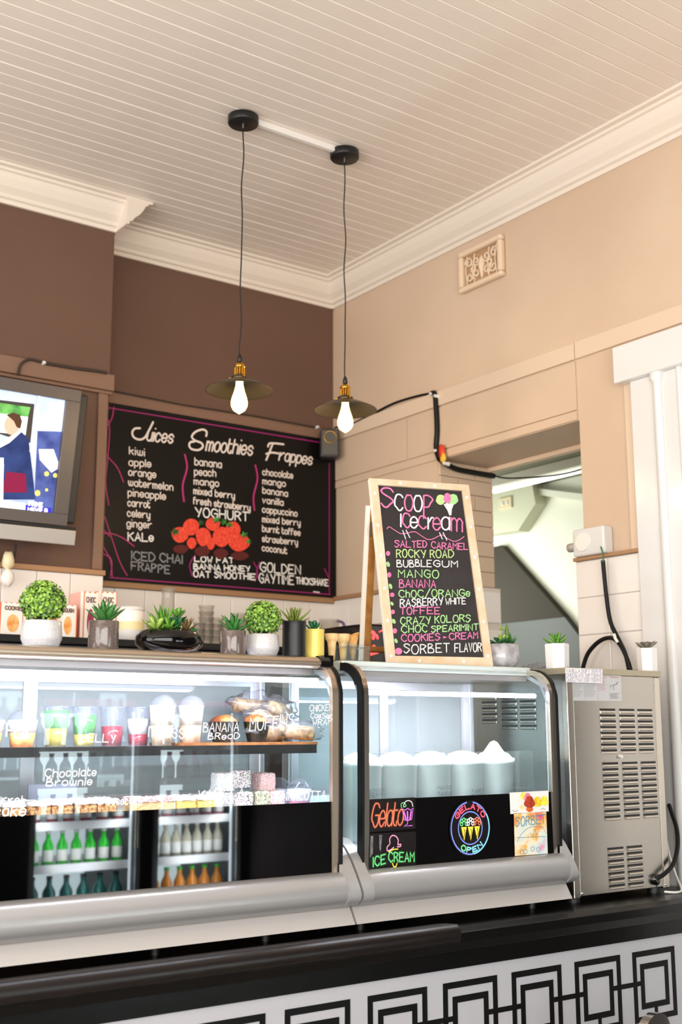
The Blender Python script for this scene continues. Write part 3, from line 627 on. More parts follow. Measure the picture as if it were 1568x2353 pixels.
for k, (x, fl, lb) in enumerate(((1.185, [(jy, .45), (jg, .45)], 'green over yellow jelly cup'), (1.262, [(jy, .3), (jg, .5)], 'mostly green jelly cup'), (1.34, [(jr, .5)], 'red jelly cup on the shelf'), (1.415, [(jr, .3), (whip, .4)], 'red jelly cup topped with cream'))): cup('jelly_cup', (x, 2.90, ZS), .034, .10, fl, lb, 'jelly cups', False)
for k, (x, lb) in enumerate(((1.455, 'tall tan mousse cup, left one of the pair'), (1.54, 'tall tan mousse cup, right one of the pair'))): cup('mousse_cup', (x, 2.84, ZS), .036, .105, [(mou, .5), (mou2, .5)], lb, 'mousse cups')
cup('panna_cotta_cup', (1.865, 2.80, 1.291), .036, .045, [(mat('panna_pink', (226, 120, 160), .4), .3), (whip, .7)], 'domed panna cotta cup beside the pink coconut cube', None)
cup('panna_cotta_cup', (1.86, 2.90, 1.291), .034, .045, [(whip, .9)], 'domed panna cotta cup behind the front one', None)
# muffins
for k, (x, y, lb) in enumerate(((1.66, 2.86, 'banana bread muffin in black paper left of the word MUFFINS'), (1.755, 2.85, 'orange topped muffin in black paper behind the word MUFFINS'), (1.70, 2.95, 'dark muffin in black paper behind the other two'))):
    t = thing('muffin', lb, 'muffin', (x, y, ZS + .01), group='muffins in black paper')
    B().lathe([(0, 0), (.026, 0), (.033, .03), (.038, .055), (.03, .05), (0, .05)], n=14, sm=False).build('paper_case', mat('black_muffin_paper', (22, 20, 20), .4, var=(60, (60, 54, 20), .55, .7)), t)
    blob(B(), (0, 0, .052), .035, .035, .022, k * 3.1, .12).build('muffin_top', mat('muffin_crust', (180, 96, 44), .6, var=(50, (124, 60, 26), .4, .65)), t)
B().box(1.50, 1.93, 2.803, 3.0, ZS, ZS + .009).build('wooden_board', mat('board_wood', (170, 112, 66), .5, var=(30, (130, 80, 44), .4, .7)), L, world=True, label='brown wooden serving board on the shelf')
B().box(.95, 1.14, 2.81, 3.0, ZS - .001, ZS).build('cup_tray', mat('board_wood'), L, world=True)
# bagged wraps
wrapm = mat('tortilla', (190, 166, 126), .6, var=(70, (140, 104, 66), .4, .65))
for k, (x, y, z, rz, lb) in enumerate(((1.80, 2.86, .024, .3, 'bagged wrap lying low behind the word MUFFINS'), (1.885, 2.85, .026, -.5, 'bagged wrap with its end hanging over the shelf edge'), (1.84, 2.92, .064, .1, 'bagged wrap stacked on the middle of the pile'), (1.80, 2.95, .10, -.2, 'bagged wrap on top of the pile in shiny plastic'), (1.88, 2.93, .09, .5, 'bagged wrap high at the right of the pile'))):
    t = thing('bagged_wrap', lb, 'wrap', (x, y, ZS + .01 + z), (0, .1, rz), 'chicken wraps in clear bags')
    B().tube([(-.06, 0, 0), (-.055, 0, 0), (.05, 0, 0), (.056, 0, .002)], [.006, .021, .021, .006], 12).build('tortilla', wrapm, t)
    blob(B(), (0, 0, .006), .078, .031, .029, k * 5.7, .38, 20).build('plastic_bag', plastic, t)

# ------------------------------------------------------------------ soft serve machine
S = thing('soft_serve_machine', 'tall brushed steel soft serve machine with louvred panel on the counter', 'machine', (3.09, 2.72, .957))
X0, X1, YS = 2.856, 3.325, 2.72
B().box(X0 + .004, X1 - .004, YS + .006, 3.32, .975, 1.68).build('body', steel, S, world=True, bevel=.004)
B().box(X0 + .032, X1 - .035, YS - .001, YS + .008, .978, 1.679).build('front_panel', steel, S, world=True, bevel=.0015)
B().box(X0, X0 + .030, YS - .004, YS + .02, .972, 1.679).build('corner_post', steel_b, S, world=True, bevel=.003)
B().box(X1 - .032, X1, YS - .001, YS + .02, .972, 1.679).build('corner_post', steel_b, S, world=True, bevel=.003)
B().box(X0 - .004, X1 + .003, YS - .007, 3.33, 1.679, 1.70).build('lid', mat('beige_lid', (176, 166, 144), .35, .5), S, world=True, bevel=.003)
for x, y in ((X0 + .03, YS + .03), (X1 - .05, YS + .03), (X0 + .03, 3.28), (X1 - .05, 3.28)): B().lathe([(.022, .957), (.022, .976)], (x, y, 0), 12).build('foot', black, S, world=True)
def louvre(nm, parent, wd):
    b = B(); b.box(-wd / 2, wd / 2, -.0012, .002, 0, .0064, 0)
    h = wd / 2
    b.add([(-h, -.0012, .0005), (h, -.0012, .0005), (h - .004, -.0045, -.0015), (-h + .004, -.0045, -.0015), (-h + .002, -.0012, -.0095), (h - .002, -.0012, -.0095), (h - .006, -.0045, -.007), (-h + .006, -.0045, -.007)],
          [(0, 1, 2, 3), (3, 2, 6, 7), (7, 6, 5, 4), (0, 3, 7, 4), (1, 5, 6, 2)], 1)
    return b.build(nm, [black, steel_b], parent)
l1 = louvre('louvre', S, .077); l1.location = Vector((3.05, YS, 1.562)) - S.location; first = True
def put(x, z, src=l1, M=None):
    global first
    if first: first = False; return
    inst(src, S, Matrix.Translation(Vector((x, YS - .0005, z)) - S.location))
for x in (3.05, 3.146, 3.238):
    for r in range(8): put(x, 1.562 - r * .0191)
for x in (3.052, 3.149, 3.243):
    for r in range(10): put(x, 1.386 - r * .0191)
for x in (3.060, 3.153):
    for r in range(7): put(x, 1.113 - r * .0195)
for y in (3.09, 2.99, 2.90):                               # louvres of the side panel, seen through the case glass
    for r in range(6 if y < 3.05 else 5):
        M = Matrix.Translation(Vector((X0 + .0035, y, 1.612 - r * .0205)) - S.location) @ Matrix.Rotation(radians(-90), 4, 'Z'); inst(l1, S, M)
for x, z in ((X0 + .038, .986), (3.255, .985), (X1 - .025, .983)): B().lathe([(.0, -.003), (.004, -.002), (.005, 0)], (0, 0, 0), 10).build('screw', chrome, S).matrix_local = Matrix.Translation(Vector((x, YS - .002, z)) - S.location) @ Matrix.Rotation(radians(-90), 4, 'X')
B().tube([(3.10, YS, 1.412), (3.10, YS - .012, 1.410)], .006, 10).build('knob', mat('white_plastic', (236, 232, 226), .4), S, world=True, label='small white plastic knob')
SP = yplane(YS - .001); X8 = lambda x, y: (1220 + x / 3.362, 1400 + y / 3.362)
poly_px(B(), SP, [X8(312, 505), X8(697, 505), X8(705, 708), X8(327, 706)], off=.001).build('rating_plate', mat('silver_label', (206, 206, 208), .4, .2), S, world=True, label='pale printed rating plate')
b = B()
for r in range(9):
    for c0 in ((325, 405), (415, 510)): line_px(b, SP, [X8(c0[0] + r % 2 * 4, 575 + r * 12), X8(c0[1] - (r * 7) % 30, 575 + r * 12)], .0008, 0, .0018)
for r in range(9): line_px(b, SP, [X8(525, 520 + r * 13), X8(590 - (r * 11) % 24, 520 + r * 13)], .0008, 1, .0018); line_px(b, SP, [X8(612, 650 + r * 5), X8(690 - (r * 9) % 30, 650 + r * 5)], .0006, 0, .0018)
for q in ([(612, 582), (622, 610)], [(640, 590), (645, 625)], [(660, 575), (678, 560)], [(625, 590), (672, 578)]): line_px(b, SP, [X8(*p) for p in q], .0012, 2, .0019)
line_px(b, SP, [X8(612, 522), X8(680, 528)], .0016, 1, .0019); line_px(b, SP, [X8(410, 510), X8(414, 700)], .0006, 0, .0019); line_px(b, SP, [X8(518, 510), X8(520, 700)], .0006, 0, .0019)
b.build('plate_print', [mat('grey_ink', (110, 110, 112), .6), mat('red_ink', (200, 70, 60), .6), black], S, world=True)
t = thing('paper_sign', 'handwritten paper listing vanilla and chocolate soft serve taped on the machine', 'sign', tuple(hitp(SP, *X8(410, 565))))
poly_px(B(), yplane(YS - .009), [X8(268, 452), X8(556, 462), X8(554, 572), X8(272, 562)], off=0).build('sheet', mat('white_card'), t, world=True)
for j, s in enumerate(('VANILLA SOFT SERVE', 'CHOCOLATE SOFTSERVE', 'CHOC/VAN SOFTSERVE')): write_px(t, yplane(YS - .009), s, *X8(276, 488 + j * 35), *X8(550, 492 + j * 35), 8, .0011, mat('violet_ink', (120, 110, 170), .6), off=.0008, jit=.3, seed=j)
# power cord with grommet
t = thing('power_cable', 'thick black cord looping out of the low corner of the steel machine', 'cord', (3.27, YS, 1.01))
def cpts(ax, val, px, d=None): return [tuple(hit(ax, val if d is None else val + d[i], u, v)) for i, (u, v) in enumerate(px)]
B().tube(smooth(cpts('y', YS - .02, [(1505, 2019), (1525, 2010), (1548, 1985), (1558, 1945), (1556, 1905), (1545, 1870), (1538, 1850)], [.012, 0, 0, .02, .05, .09, .12]), 5), .0075, 10).build('cable', rubber, t, world=True)
p = hit('y', YS, 1504, 2020); B().tube([p, p + Vector((0, -.012, 0)), p + Vector((0, -.016, 0))], [.019, .019, .010], 18).build('grommet', black_g, t, world=True)
t = tag(B().tube(smooth([(3.27, 2.70, .9645), (3.31, 2.68, .9615), (3.36, 2.70, .966), (3.41, 2.76, 1.0), (3.43, 2.80, 1.06), (3.44, 2.82, 1.12)], 5), .004, 8).build('white_cable', mat('white_plastic')), 'thin white cable lying beside the steel machine', 'cable')

# ------------------------------------------------------------------ pendants
brass = mat('brass', (214, 160, 60), .25, 1); bronze = mat('dark_bronze', (84, 76, 62), .35, .8); bulbm = mat('lit_bulb', (255, 226, 150), .3, emit=2.8)
def pendant(loc, lb):
    t = thing('pendant_lamp', lb, 'lamp', loc, group='brass pendant lamps')
    B().lathe([(0, -.031), (.058, -.031), (.061, -.026), (.061, 0), (0, 0)], (0, 0, 1.118), 32).build('canopy', black, t)
    B().lathe([(.005, -.05), (.005, -.03)], (0, 0, 1.118), 8).build('cord_grip', steel_b, t)
    rnn = random.Random(lb); pts = [(.003 * sin(k * .9 + len(lb)) * (1 if 0 < k < 20 else 0), .003 * cos(k * 1.3), 1.075 - k * .0485) for k in range(21)]
    B().tube(smooth(pts, 2), .0027, 6).build('cord', black, t)
    B().lathe([(.004, .135), (.008, .125), (.011, .108), (.006, .104)], n=14).build('strain_relief', black, t)
    b = B().lathe([(.006, .106), (.010, .100), (.019, .093), (.021, .088), (.021, .083), (.018, .082), (.018, .05), (.0, .05)], n=20)
    for k in range(12): a = k * pi / 6; b.tube([(.0185 * cos(a), .0185 * sin(a), .081), (.0185 * cos(a), .0185 * sin(a), .052)], .0022, 5)
    b.build('socket', brass, t)
    b = B().lathe([(.02, .052), (.031, .047), (.033, .04), (.031, .032), (.0, .03)], n=24); b.build('collar', bronze, t)
    for a in (.4, 2.5, 4.6): B().tube([(.031 * cos(a), .031 * sin(a), .041), (.040 * cos(a), .040 * sin(a), .041)], .0045, 8).build('screw', brass, t)
    B().lathe([(.028, .034), (.05, .03), (.09, .014), (.125, -.004), (.1285, -.007), (.1285, -.009), (.124, -.007), (.09, .0105), (.05, .026), (.0, .03)], n=48).build('shade', bronze, t)
    B().lathe([(.014, .03), (.015, .012), (.02, -.01), (.0285, -.035), (.0325, -.055), (.031, -.07), (.023, -.085), (.01, -.094), (.003, -.098), (0, -.1)], n=24).build('bulb', bulbm, t)
    l = bpy.data.lights.new('bulb_light', 'POINT'); l.energy = 4.5; l.color = (1, .72, .38); l.shadow_soft_size = .03
    o = bpy.data.objects.new('bulb_light', l); COL.objects.link(o); o.parent = t; o.location = (0, 0, -.125)
    return t
pendant((2.194, 3.715, 2.775), 'brass and bronze pendant lamp in front of the brown wall')
pendant((2.69, 3.715, 2.776), 'brass and bronze pendant lamp hanging near the room corner')
tag(B().box(2.25, 2.64, 3.702, 3.724, 3.876, 3.9005).build('cable_conduit', mat('white_plastic'), bevel=.003), 'white plastic conduit on the ceiling between the pendant lamps', 'conduit')

# ------------------------------------------------------------------ television
TV = thing('television', 'flat grey television tilted down on the brown chimney breast', 'television', (1.883, 4.58, 2.337), (radians(10.2), 0, 0))
tvm = mat('tv_grey', (92, 84, 80), .4, .2)
for q in ((-.95, 0, .52, .57), (-.95, 0, 0, .048), (-.062, 0, .048, .52), (-.95, -.90, .048, .52)): B().box(q[0], q[1], 0, .03, q[2], q[3]).build('bezel', tvm, TV, bevel=.002)
B().box(-.90, .048, .032, .10, .01, .56).build('rear_housing', mat('tv_dark', (48, 42, 40), .5), TV, bevel=.01)
B().box(-.95, .045, .004, .05, -.078, -.016).build('speaker_bar', mat('tv_silver', (188, 182, 176), .4, .5), TV, bevel=.003)
B().box(-.95, .045, .01, .05, -.014, -.002).build('vent_strip', black, TV)
B().box(-.12, .02, .10, .28, .2, .3).build('wall_bracket', black, TV)
Mtv = pmat(TV); NT = (Mtv.to_3x3() @ Vector((0, -1, 0))).normalized(); TP = (Mtv @ Vector((0, .02, 0)), NT)
XT = lambda x, y: (x / 4.057, 820 + y / 4.057)
def scr(pts, col, nm, o=.001, e=1.0, vr=None):
    m = mat('screen_%d_%d_%d' % col, col, .6, emit=e * .58, var=vr, spec=0)
    poly_px(B(), TP, [XT(*p) for p in pts], off=o).build(nm, m, TV, world=True)
B().box(-.90, -.06, .02, .028, .046, .522).build('screen', mat('screen_base', (150, 165, 205), .5, emit=.55, var=(5, (206, 214, 236), .4, .65)), TV, label='lit screen showing a television programme')
scr([(375, 330), (655, 380), (620, 720), (350, 640)], (214, 224, 248), 'screen_image', .001, 1.1, (9, (170, 190, 236), .4, .65))
scr([(-60, 250), (360, 320), (330, 450), (-60, 400)], (190, 206, 232), 'screen_image', .001, 1.0, (9, (160, 180, 220), .4, .65))
scr([(-60, 395), (320, 440), (285, 800), (240, 800), (-60, 700)], (72, 66, 62), 'screen_image', .0012, .5)
scr([(-60, 420), (285, 470), (262, 560), (-60, 520)], (110, 176, 96), 'screen_image', .0014, .8, (14, (60, 120, 60), .4, .6))
scr([(-60, 520), (262, 560), (238, 730), (-60, 700)], (226, 240, 236), 'screen_image', .0014, 1)
hd = lambda cx, cy0, rx, ry: [(cx + rx * cos(a), cy0 + ry * sin(a)) for a in [i * pi / 10 for i in range(20)]]
scr(hd(110, 640, 72, 88), (226, 168, 146), 'screen_image', .002, .9)
scr([(60, 545), (120, 518), (185, 540), (205, 600), (190, 670), (155, 655), (130, 600), (90, 565)], (84, 60, 46), 'screen_image', .0024, .6)
scr([(195, 685), (60, 760), (-60, 900), (-60, 950), (60, 870), (205, 720)], (240, 244, 250), 'screen_image', .0026, 1)
scr([(200, 700), (265, 760), (300, 1050), (330, 1330), (20, 1330), (40, 1000), (-60, 960), (-60, 880), (90, 800)], (52, 66, 116), 'screen_image', .003, .7, (8, (34, 42, 80), .4, .65))
scr([(60, 1070), (240, 1090), (250, 1265), (20, 1265)], (124, 36, 66), 'screen_image', .0034, .7)
scr([(-60, 940), (35, 940), (30, 1330), (-60, 1330)], (232, 238, 246), 'screen_image', .0036, .9)
scr([(365, 330), (382, 332), (292, 885), (275, 885)], (255, 240, 226), 'screen_image', .004, 1.5)
scr([(350, 690), (620, 700), (535, 1480), (320, 1460), (330, 1100)], (84, 98, 160), 'screen_image', .0012, .8, (10, (50, 60, 116), .4, .65))
scr([(360, 860), (500, 860), (560, 1030), (480, 1080), (370, 960)], (214, 222, 246), 'screen_image', .0016, .9)
for cx, cy0, r in ((435, 1090, 22), (515, 1105, 20), (350, 1270, 26), (435, 1240, 14), (515, 640, 42)): scr(hd(cx, cy0, r, r * 1.05), (236, 214, 110) if r < 40 else (255, 255, 250), 'screen_image', .002, 1)
scr([(-60, 1335), (238, 1365), (235, 1425), (-60, 1395)], (250, 250, 252), 'screen_image', .0044, 1.1)
scr([(240, 1380), (480, 1410), (475, 1455), (236, 1430)], (60, 50, 190), 'screen_image', .0044, .8)
write_px(TV, TP, 'PRIME', *XT(272, 1385), *XT(395, 1400), 9, .006, mat('screen_text', (226, 230, 240), .5, emit=.8), off=.005)
write_px(TV, TP, 'NEWS 2', *XT(262, 1430), *XT(440, 1442), 6, .005, MATS['screen_text'], off=.005)
# cables by the television and hooks
t = tag(B().tube(smooth(cpts('y', 4.72, [(42, 862), (48, 838), (66, 826), (85, 829), (101, 834)]), 4), .006, 8).tube(smooth(cpts('y', 4.72, [(101, 834), (170, 846), (225, 853), (246, 857)]), 4), .007, 8)
    .build('black_cable', mat('brown_black_cable', (52, 40, 34), .6)), 'dark cable running along the moulding above the television', 'cable')
for nm, (u, v), y in (('a', (102, 833), 4.71), ('b', (256, 896), 4.97), ('c', (731, 981), 4.965)):
    p = hit('y', y, u, v); tag(B().tube([p + Vector((0, .03, 0)), p, p + Vector((0, -.006, 0))], [.007, .009, .005], 10).build('cable_clip', white_gloss), {'a': 'white cable clip above the television', 'b': 'white cable clip above the top left of the menu board', 'c': 'white cable clip near the wall speaker'}[nm], 'clip')
tag(B().tube(cpts('y', 4.975, [(262, 899), (420, 930), (590, 957), (724, 982)]), .0045, 8).build('black_cable', mat('brown_black_cable')), 'thin dark cable along the rail above the menu board', 'cable')
t = thing('power_adapter', 'white plug and bundled lead hanging under the television', 'plug', tuple(hit('y', 4.70, 20, 1300)))
B().tube(smooth(cpts('y', 4.70, [(36, 1250), (34, 1275), (26, 1290), (20, 1300)]), 3), .004, 6).build('lead', black, t, world=True)
blob(B(), tuple(hit('y', 4.68, 19, 1288)), .026, .02, .04, 1, .15).build('plug', mat('cream_plastic'), t, world=True)
blob(B(), tuple(hit('y', 4.68, 17, 1328)), .028, .02, .036, 2, .15).build('adapter', mat('white_plastic'), t, world=True)

# ------------------------------------------------------------------ menu board
MBD = thing('menu_board', 'large black menu board headed Juices, Smoothies and Frappes on the brown wall', 'menu', (2.88, 4.98, 2.18))
B().box(2.16, 3.534, 4.968, 4.985, 2.176, 3.017).build('panel', mat('menu_black', (8, 6, 6), .4, spec=.25), MBD, world=True)
MP = yplane(4.968); M2 = lambda x, y: (x, y)
bw = mat('menu_white', (226, 214, 206), .6)
for i, (s, u1, v1, u2, v2, h) in enumerate([('kiwi', 297.5, 1043, 332, 1048, 16), ('apple', 296.7, 1069.5, 346.7, 1073.5, 16), ('orange', 296, 1092, 358, 1098, 16), ('watermelon', 295.5, 1115.5, 397.5, 1127, 16), ('pineapple', 294.5, 1139, 380.5, 1148, 16),
    ('carrot', 294, 1162.5, 344, 1167, 16), ('celery', 293, 1186, 344.4, 1191, 16), ('ginger', 292, 1210, 348, 1214, 16), ('banana', 448, 1068, 509, 1075, 16), ('peach', 447, 1091, 496, 1095, 16), ('mango', 446, 1112.6, 502.5, 1118, 15),
    ('mixed berry', 445.4, 1134.6, 539, 1146, 15), ('fresh strawberry', 445.4, 1157.5, 575, 1174, 15), ('chocolate', 604, 1091, 673, 1099.4, 14), ('mango', 604, 1112, 656, 1118, 14), ('banana', 604, 1133, 661, 1141, 14), ('vanilla', 604, 1155.5, 651, 1161.6, 14),
    ('cappuccino', 603.4, 1177, 683, 1186.7, 14), ('mixed berry', 603.4, 1199.4, 690, 1208, 14), ('burnt toffee', 603.4, 1221, 690, 1231, 14), ('strawberry', 603, 1244.3, 684, 1252.7, 14), ('coconut', 603, 1265.3, 659, 1272.4, 14)]):
    write_px(MBD, MP, s, u1, v1, u2, v2, h, .0060, bw, gap=1.5)
for s, u1, v1, u2, v2, h in (('uices', 337, 1012, 396, 1018, 29), ('moothies', 473, 1035, 579, 1046, 32), ('rappes', 641, 1057, 716, 1068, 26)):
    write_px(MBD, MP, s, u1, v1, u2, v2, h, .0088, bw, gap=1.25, slant=.28)
hb = B(); line_px(hb, MP, [(352, 970), (343, 988), (333, 1005), (321, 1010), (308, 1005), (304, 994), (310, 985), (322, 984)], .0105, 0, .002)
hb.build('lettering', bw, MBD, world=True); hb = B(); line_px(hb, MP, [(474, 1002), (475, 992), (466, 987), (450, 992), (441, 1003), (448, 1012), (463, 1018), (466, 1027), (456, 1034), (441, 1032), (435, 1024), (438, 1016), (446, 1015)], .0105, 0, .002)
hb.build('lettering', bw, MBD, world=True); hb = B(); line_px(hb, MP, [(627, 1020), (620, 1038), (612, 1057)], .0105, 0, .002); line_px(hb, MP, [(616, 1026), (620, 1019), (635, 1019), (652, 1021)], .0105, 0, .002); line_px(hb, MP, [(612, 1043), (625, 1040), (640, 1042)], .0105, 0, .002)
hb.build('lettering', bw, MBD, world=True)
for i, (s, u1, v1, u2, v2, h, m) in enumerate([('KALe', 294.5, 1242, 352, 1244, 18, chalkw), ('YOGHURT', 449, 1186, 570.4, 1197, 20, chalkw), ('ICED CHAI', 302.7, 1286, 419, 1295, 19, chalkg), ('FRAPPE', 302, 1309, 390, 1318, 18, chalkg),
    ('LOW FAT', 447.5, 1290, 537, 1294, 12, chalkw), ('BANNA HONEY', 445.4, 1307, 574, 1313, 11.5, chalkw), ('OAT SMOOTHIE', 445.4, 1325, 586.7, 1332, 13.5, chalkw), ('GOLDEN', 598.6, 1313, 690.8, 1320, 20, chalkw), ('GAYTIME', 596, 1338, 675, 1342.6, 20, chalkw), ('THICKSHAKE', 681, 1341, 754, 1346, 14, chalkw)]):
    write_px(MBD, MP, s, u1, v1, u2, v2, h, .0072, m, jit=.18, seed=i + 20, gap=1.4)
mg2 = mat('pink_print', (178, 40, 112), .5)
for pts in ([(425, 1045), (430, 1075), (420, 1115), (423, 1152)], [(587, 1069), (592, 1100), (583, 1140), (585, 1172)]): line_px(B(), MP, pts, .0095).build('divider', mg2, MBD, world=True)
for pts in ([(448, 1276), (436, 1298), (442, 1324)], [(583, 1292), (592, 1312), (586, 1336)], [(597, 1292), (590, 1315), (598, 1336)], [(746, 1307), (755, 1326)]): line_px(B(), MP, pts, .006).build('bracket', magenta, MBD, world=True)
for pts in ([(250, 937), (762, 1021)], [(252, 1327), (760, 1366)], [(757, 1065), (757, 1366)]): line_px(B(), MP, pts, .006, sm=False).build('border_line', magenta, MBD, world=True)
for pts in ([(249, 932), (246, 955), (252, 985), (248, 1050), (243, 1110), (250, 1160)], [(262, 936), (257, 962), (246, 980), (238, 1000)], [(249, 940), (238, 975)], [(238, 1035), (250, 1052), (270, 1075), (284, 1108)], [(232, 1165), (245, 1200), (258, 1240), (275, 1290), (292, 1322)],
            [(230, 1230), (250, 1225), (280, 1235), (308, 1255)], [(230, 1240), (245, 1270), (257, 1290), (254, 1322)], [(230, 1270), (250, 1280), (256, 1300), (258, 1325)], [(231, 1210), (252, 1232)]): line_px(B(), MP, pts, .0055).build('swirl', mg2, MBD, world=True)
sb = mat('strawberry_print', (222, 50, 34), .4, var=(70, (240, 90, 60), .4, .65)); sd = mat('strawberry_reflection', (84, 12, 10), .4); lf = mat('leaf_print', (70, 150, 40), .5, var=(40, (20, 70, 30), .4, .6))
S1 = lambda x, y: (x / 1.96, 780 + y / 1.96)
for i, (cx, cy0, rx, ry, m) in enumerate([(810, 880, 40, 36, sb), (862, 845, 38, 38, sb), (915, 890, 36, 42, sb), (960, 832, 34, 30, sb), (1000, 890, 42, 46, sb), (1050, 858, 34, 38, sb), (1075, 915, 52, 40, sb), (815, 945, 36, 20, sd), (912, 955, 36, 24, sd), (995, 965, 34, 24, sd), (1080, 975, 42, 20, sd), (864, 918, 22, 26, sb), (950, 920, 20, 28, sb)]):
    r2 = random.Random(i); a0 = r2.uniform(-.6, .6)
    pts = [S1(cx + rx * cos(a + a0) * (1 - .22 * max(0, sin(a))), cy0 + ry * sin(a + a0)) for a in [k * pi / 9 for k in range(18)]]
    poly_px(B(), MP, pts, off=.001 + .0002 * i).build('strawberry_picture', m, MBD, world=True)
for cx, cy0, s in ((790, 866, 1), (975, 812, 1), (1008, 822, .8), (1100, 880, .9), (1120, 910, .7), (1035, 835, .8), (905, 825, .7)):
    poly_px(B(), MP, [S1(cx + s * 24 * (1 if k % 2 else .45) * cos(k * pi / 5), cy0 + s * 20 * (1 if k % 2 else .45) * sin(k * pi / 5)) for k in range(10)], off=.005).build('leaf_picture', lf, MBD, world=True)
poly_px(B(), MP, [(720, 1358), (735, 1360), (735, 1363), (720, 1361)], off=.003).build('sticker', white_gloss, MBD, world=True)

# corner speaker
t = thing('wall_speaker', 'small dark satellite speaker in the corner beside the menu board', 'speaker', (3.455, 4.915, 2.90), (0, 0, radians(-30)))
B().box(-.05, .05, -.04, .04, 0, .155).build('cabinet', mat('speaker_grey', (52, 50, 50), .4), t, bevel=.012)
B().box(-.042, .042, -.044, -.038, .01, .145).build('grille', mat('speaker_mesh', (84, 80, 74), .5, .6), t, bevel=.003)
b = B(); b.tube([(.032 * cos(a), -.047, .105 + .032 * sin(a)) for a in [k * pi / 10 for k in range(21)]], .002, 6); b.build('driver_ring', brass, t)
B().box(-.01, .01, .04, .07, .06, .09).build('bracket', black, t)

# cable on the right wall
t = thing('black_cable', 'black cable bundle taped down the beige wall beside the doorway', 'cable', tuple(hit('x', 3.53, 1010, 1045)))
B().tube(smooth(cpts('x', 3.53, [(770, 983), (800, 978), (850, 955), (905, 927), (960, 910), (992, 904)]), 4), .006, 8).build('upper_run', rubber, t, world=True)
B().tube(smooth(cpts('x', 3.52, [(992, 904), (1000, 906), (1003, 940), (1005, 990), (1003, 1030), (1010, 1055)]), 4), .013, 8).build('drop', rubber, t, world=True)
B().tube(smooth([tuple(hit('x', 3.522, 1010, 1055)), tuple(hit('y', 4.105, 1024, 1065))] + cpts('y', 4.11, [(1050, 1078), (1090, 1086), (1136, 1094)]), 4), .013, 8).build('jamb_run', rubber, t, world=True)
B().tube(smooth(cpts('y', 4.11, [(1134, 1093), (1170, 1099)]) + cpts('y', 3.9, [(1250, 1095), (1300, 1088)], [0, -.25]) + cpts('y', 3.4, [(1345, 1076)]), 4), .004, 6).build('loose_run', rubber, t, world=True)
for (u, v) in ((993, 905), (1003, 910), (1003, 1036), (1024, 1065)):
    p = hit('x', 3.515, u, v); B().tube([p + Vector((.02, 0, 0)), p + Vector((-.012, 0, 0))], [.011, .007], 10).build('clip', white_gloss, t, world=True)
blob(B(), tuple(hit('x', 3.51, 1016, 1038)), .012, .02, .034, 3, .2).build('tape_patch', mat('red_tape', (206, 60, 30), .5), t, world=True, label='red tape on the cable bundle')
blob(B(), tuple(hit('x', 3.51, 1019, 1052)), .012, .018, .026, 4, .2).build('tape_patch', mat('yellow_tape', (226, 176, 50), .5), t, world=True, label='yellow tape on the cable bundle')

# socket on the tiled pier with lead
t = thing('wall_socket', 'white surface power outlet with a grey knob on the beige pier', 'socket', (3.54, 3.17, 2.235))
B().box(-.055, 0, -.083, .083, -.055, .055).build('box', white_gloss, t, bevel=.008)
B().tube([(-.052, .028, 0), (-.06, .028, 0)], [.038, .036], 24).build('face_disc', mat('white_plastic'), t)
B().tube([(-.03, .083, -.01), (-.03, .088, -.01), (-.03, .125, -.01), (-.03, .132, -.01)], [.014, .018, .018, .010], 12).build('side_knob', mat('grey_plastic', (176, 168, 160), .4), t)
t = thing('power_cable', 'black power cord hanging from the white outlet and looping behind the machine', 'cord', (3.49, 3.12, 1.72))
B().tube(smooth(cpts('x', 3.475, [(1381, 1256), (1387, 1275), (1386, 1292)]), 4), [.003] * 9, 6).build('green_tail', mat('green_wire', (20, 110, 70), .5), t, world=True, label='exposed green wires at the outlet')
B().tube(smooth(cpts('x', 3.485, [(1386, 1288), (1390, 1330), (1396, 1385), (1404, 1430), (1420, 1465), (1437, 1500), (1446, 1538)], [0, 0, 0, 0, 0, 0, -.02]), 4), .0085, 10).build('hanging_run', rubber, t, world=True)
B().tube(smooth(cpts('x', 3.47, [(1338, 1542), (1350, 1505), (1370, 1480), (1392, 1467), (1412, 1468), (1430, 1488), (1444, 1520), (1450, 1542)]), 4), .0085, 10).build('loop', rubber, t, world=True)
p = hit('x', 3.46, 1416, 1467); B().tube([p + Vector((0, .008, .016)), p + Vector((-.004, 0, 0)), p + Vector((0, -.008, -.016))], .006, 8).build('cable_tie', mat('white_plastic'), t, world=True)

# ------------------------------------------------------------------ chalkboard easel
EA = thing('chalkboard_easel', 'wooden framed chalkboard easel reading Scoop Icecream with a list of flavours', 'sign', (2.3097, 2.9631, 1.7015), (0, 0, 0))
lean, yawb = radians(13.9), radians(-17.03)
EA.rotation_mode = 'XYZ'; EA.rotation_euler = (Matrix.Rotation(yawb, 3, 'Z') @ Matrix.Rotation(-lean, 3, 'X')).to_euler('XYZ')
ME = pmat(EA); EN = (ME.to_3x3() @ Vector((0, -1, 0))).normalized(); EP = (ME @ Vector((0, .003, 0)), EN)
wood = mat('pale_pine', (230, 208, 182), .5, var=(18, (220, 186, 148), .35, .7)); woodw = mat('whitewashed_edge', (238, 228, 214), .5); woodb = mat('brown_stained_leg', (176, 122, 58), .45, var=(22, (150, 98, 40), .4, .65))
W_, H_ = .368, .658
B().box(.02, W_ - .02, .004, .012, .02, H_ - .02).build('chalkboard', mat('chalkboard', (38, 33, 34), .6, var=(9, (48, 44, 46), .4, .75)), EA)
def mitre(pts): return B().prism(pts, -.004, .014, 'y')
fwd_ = .0275
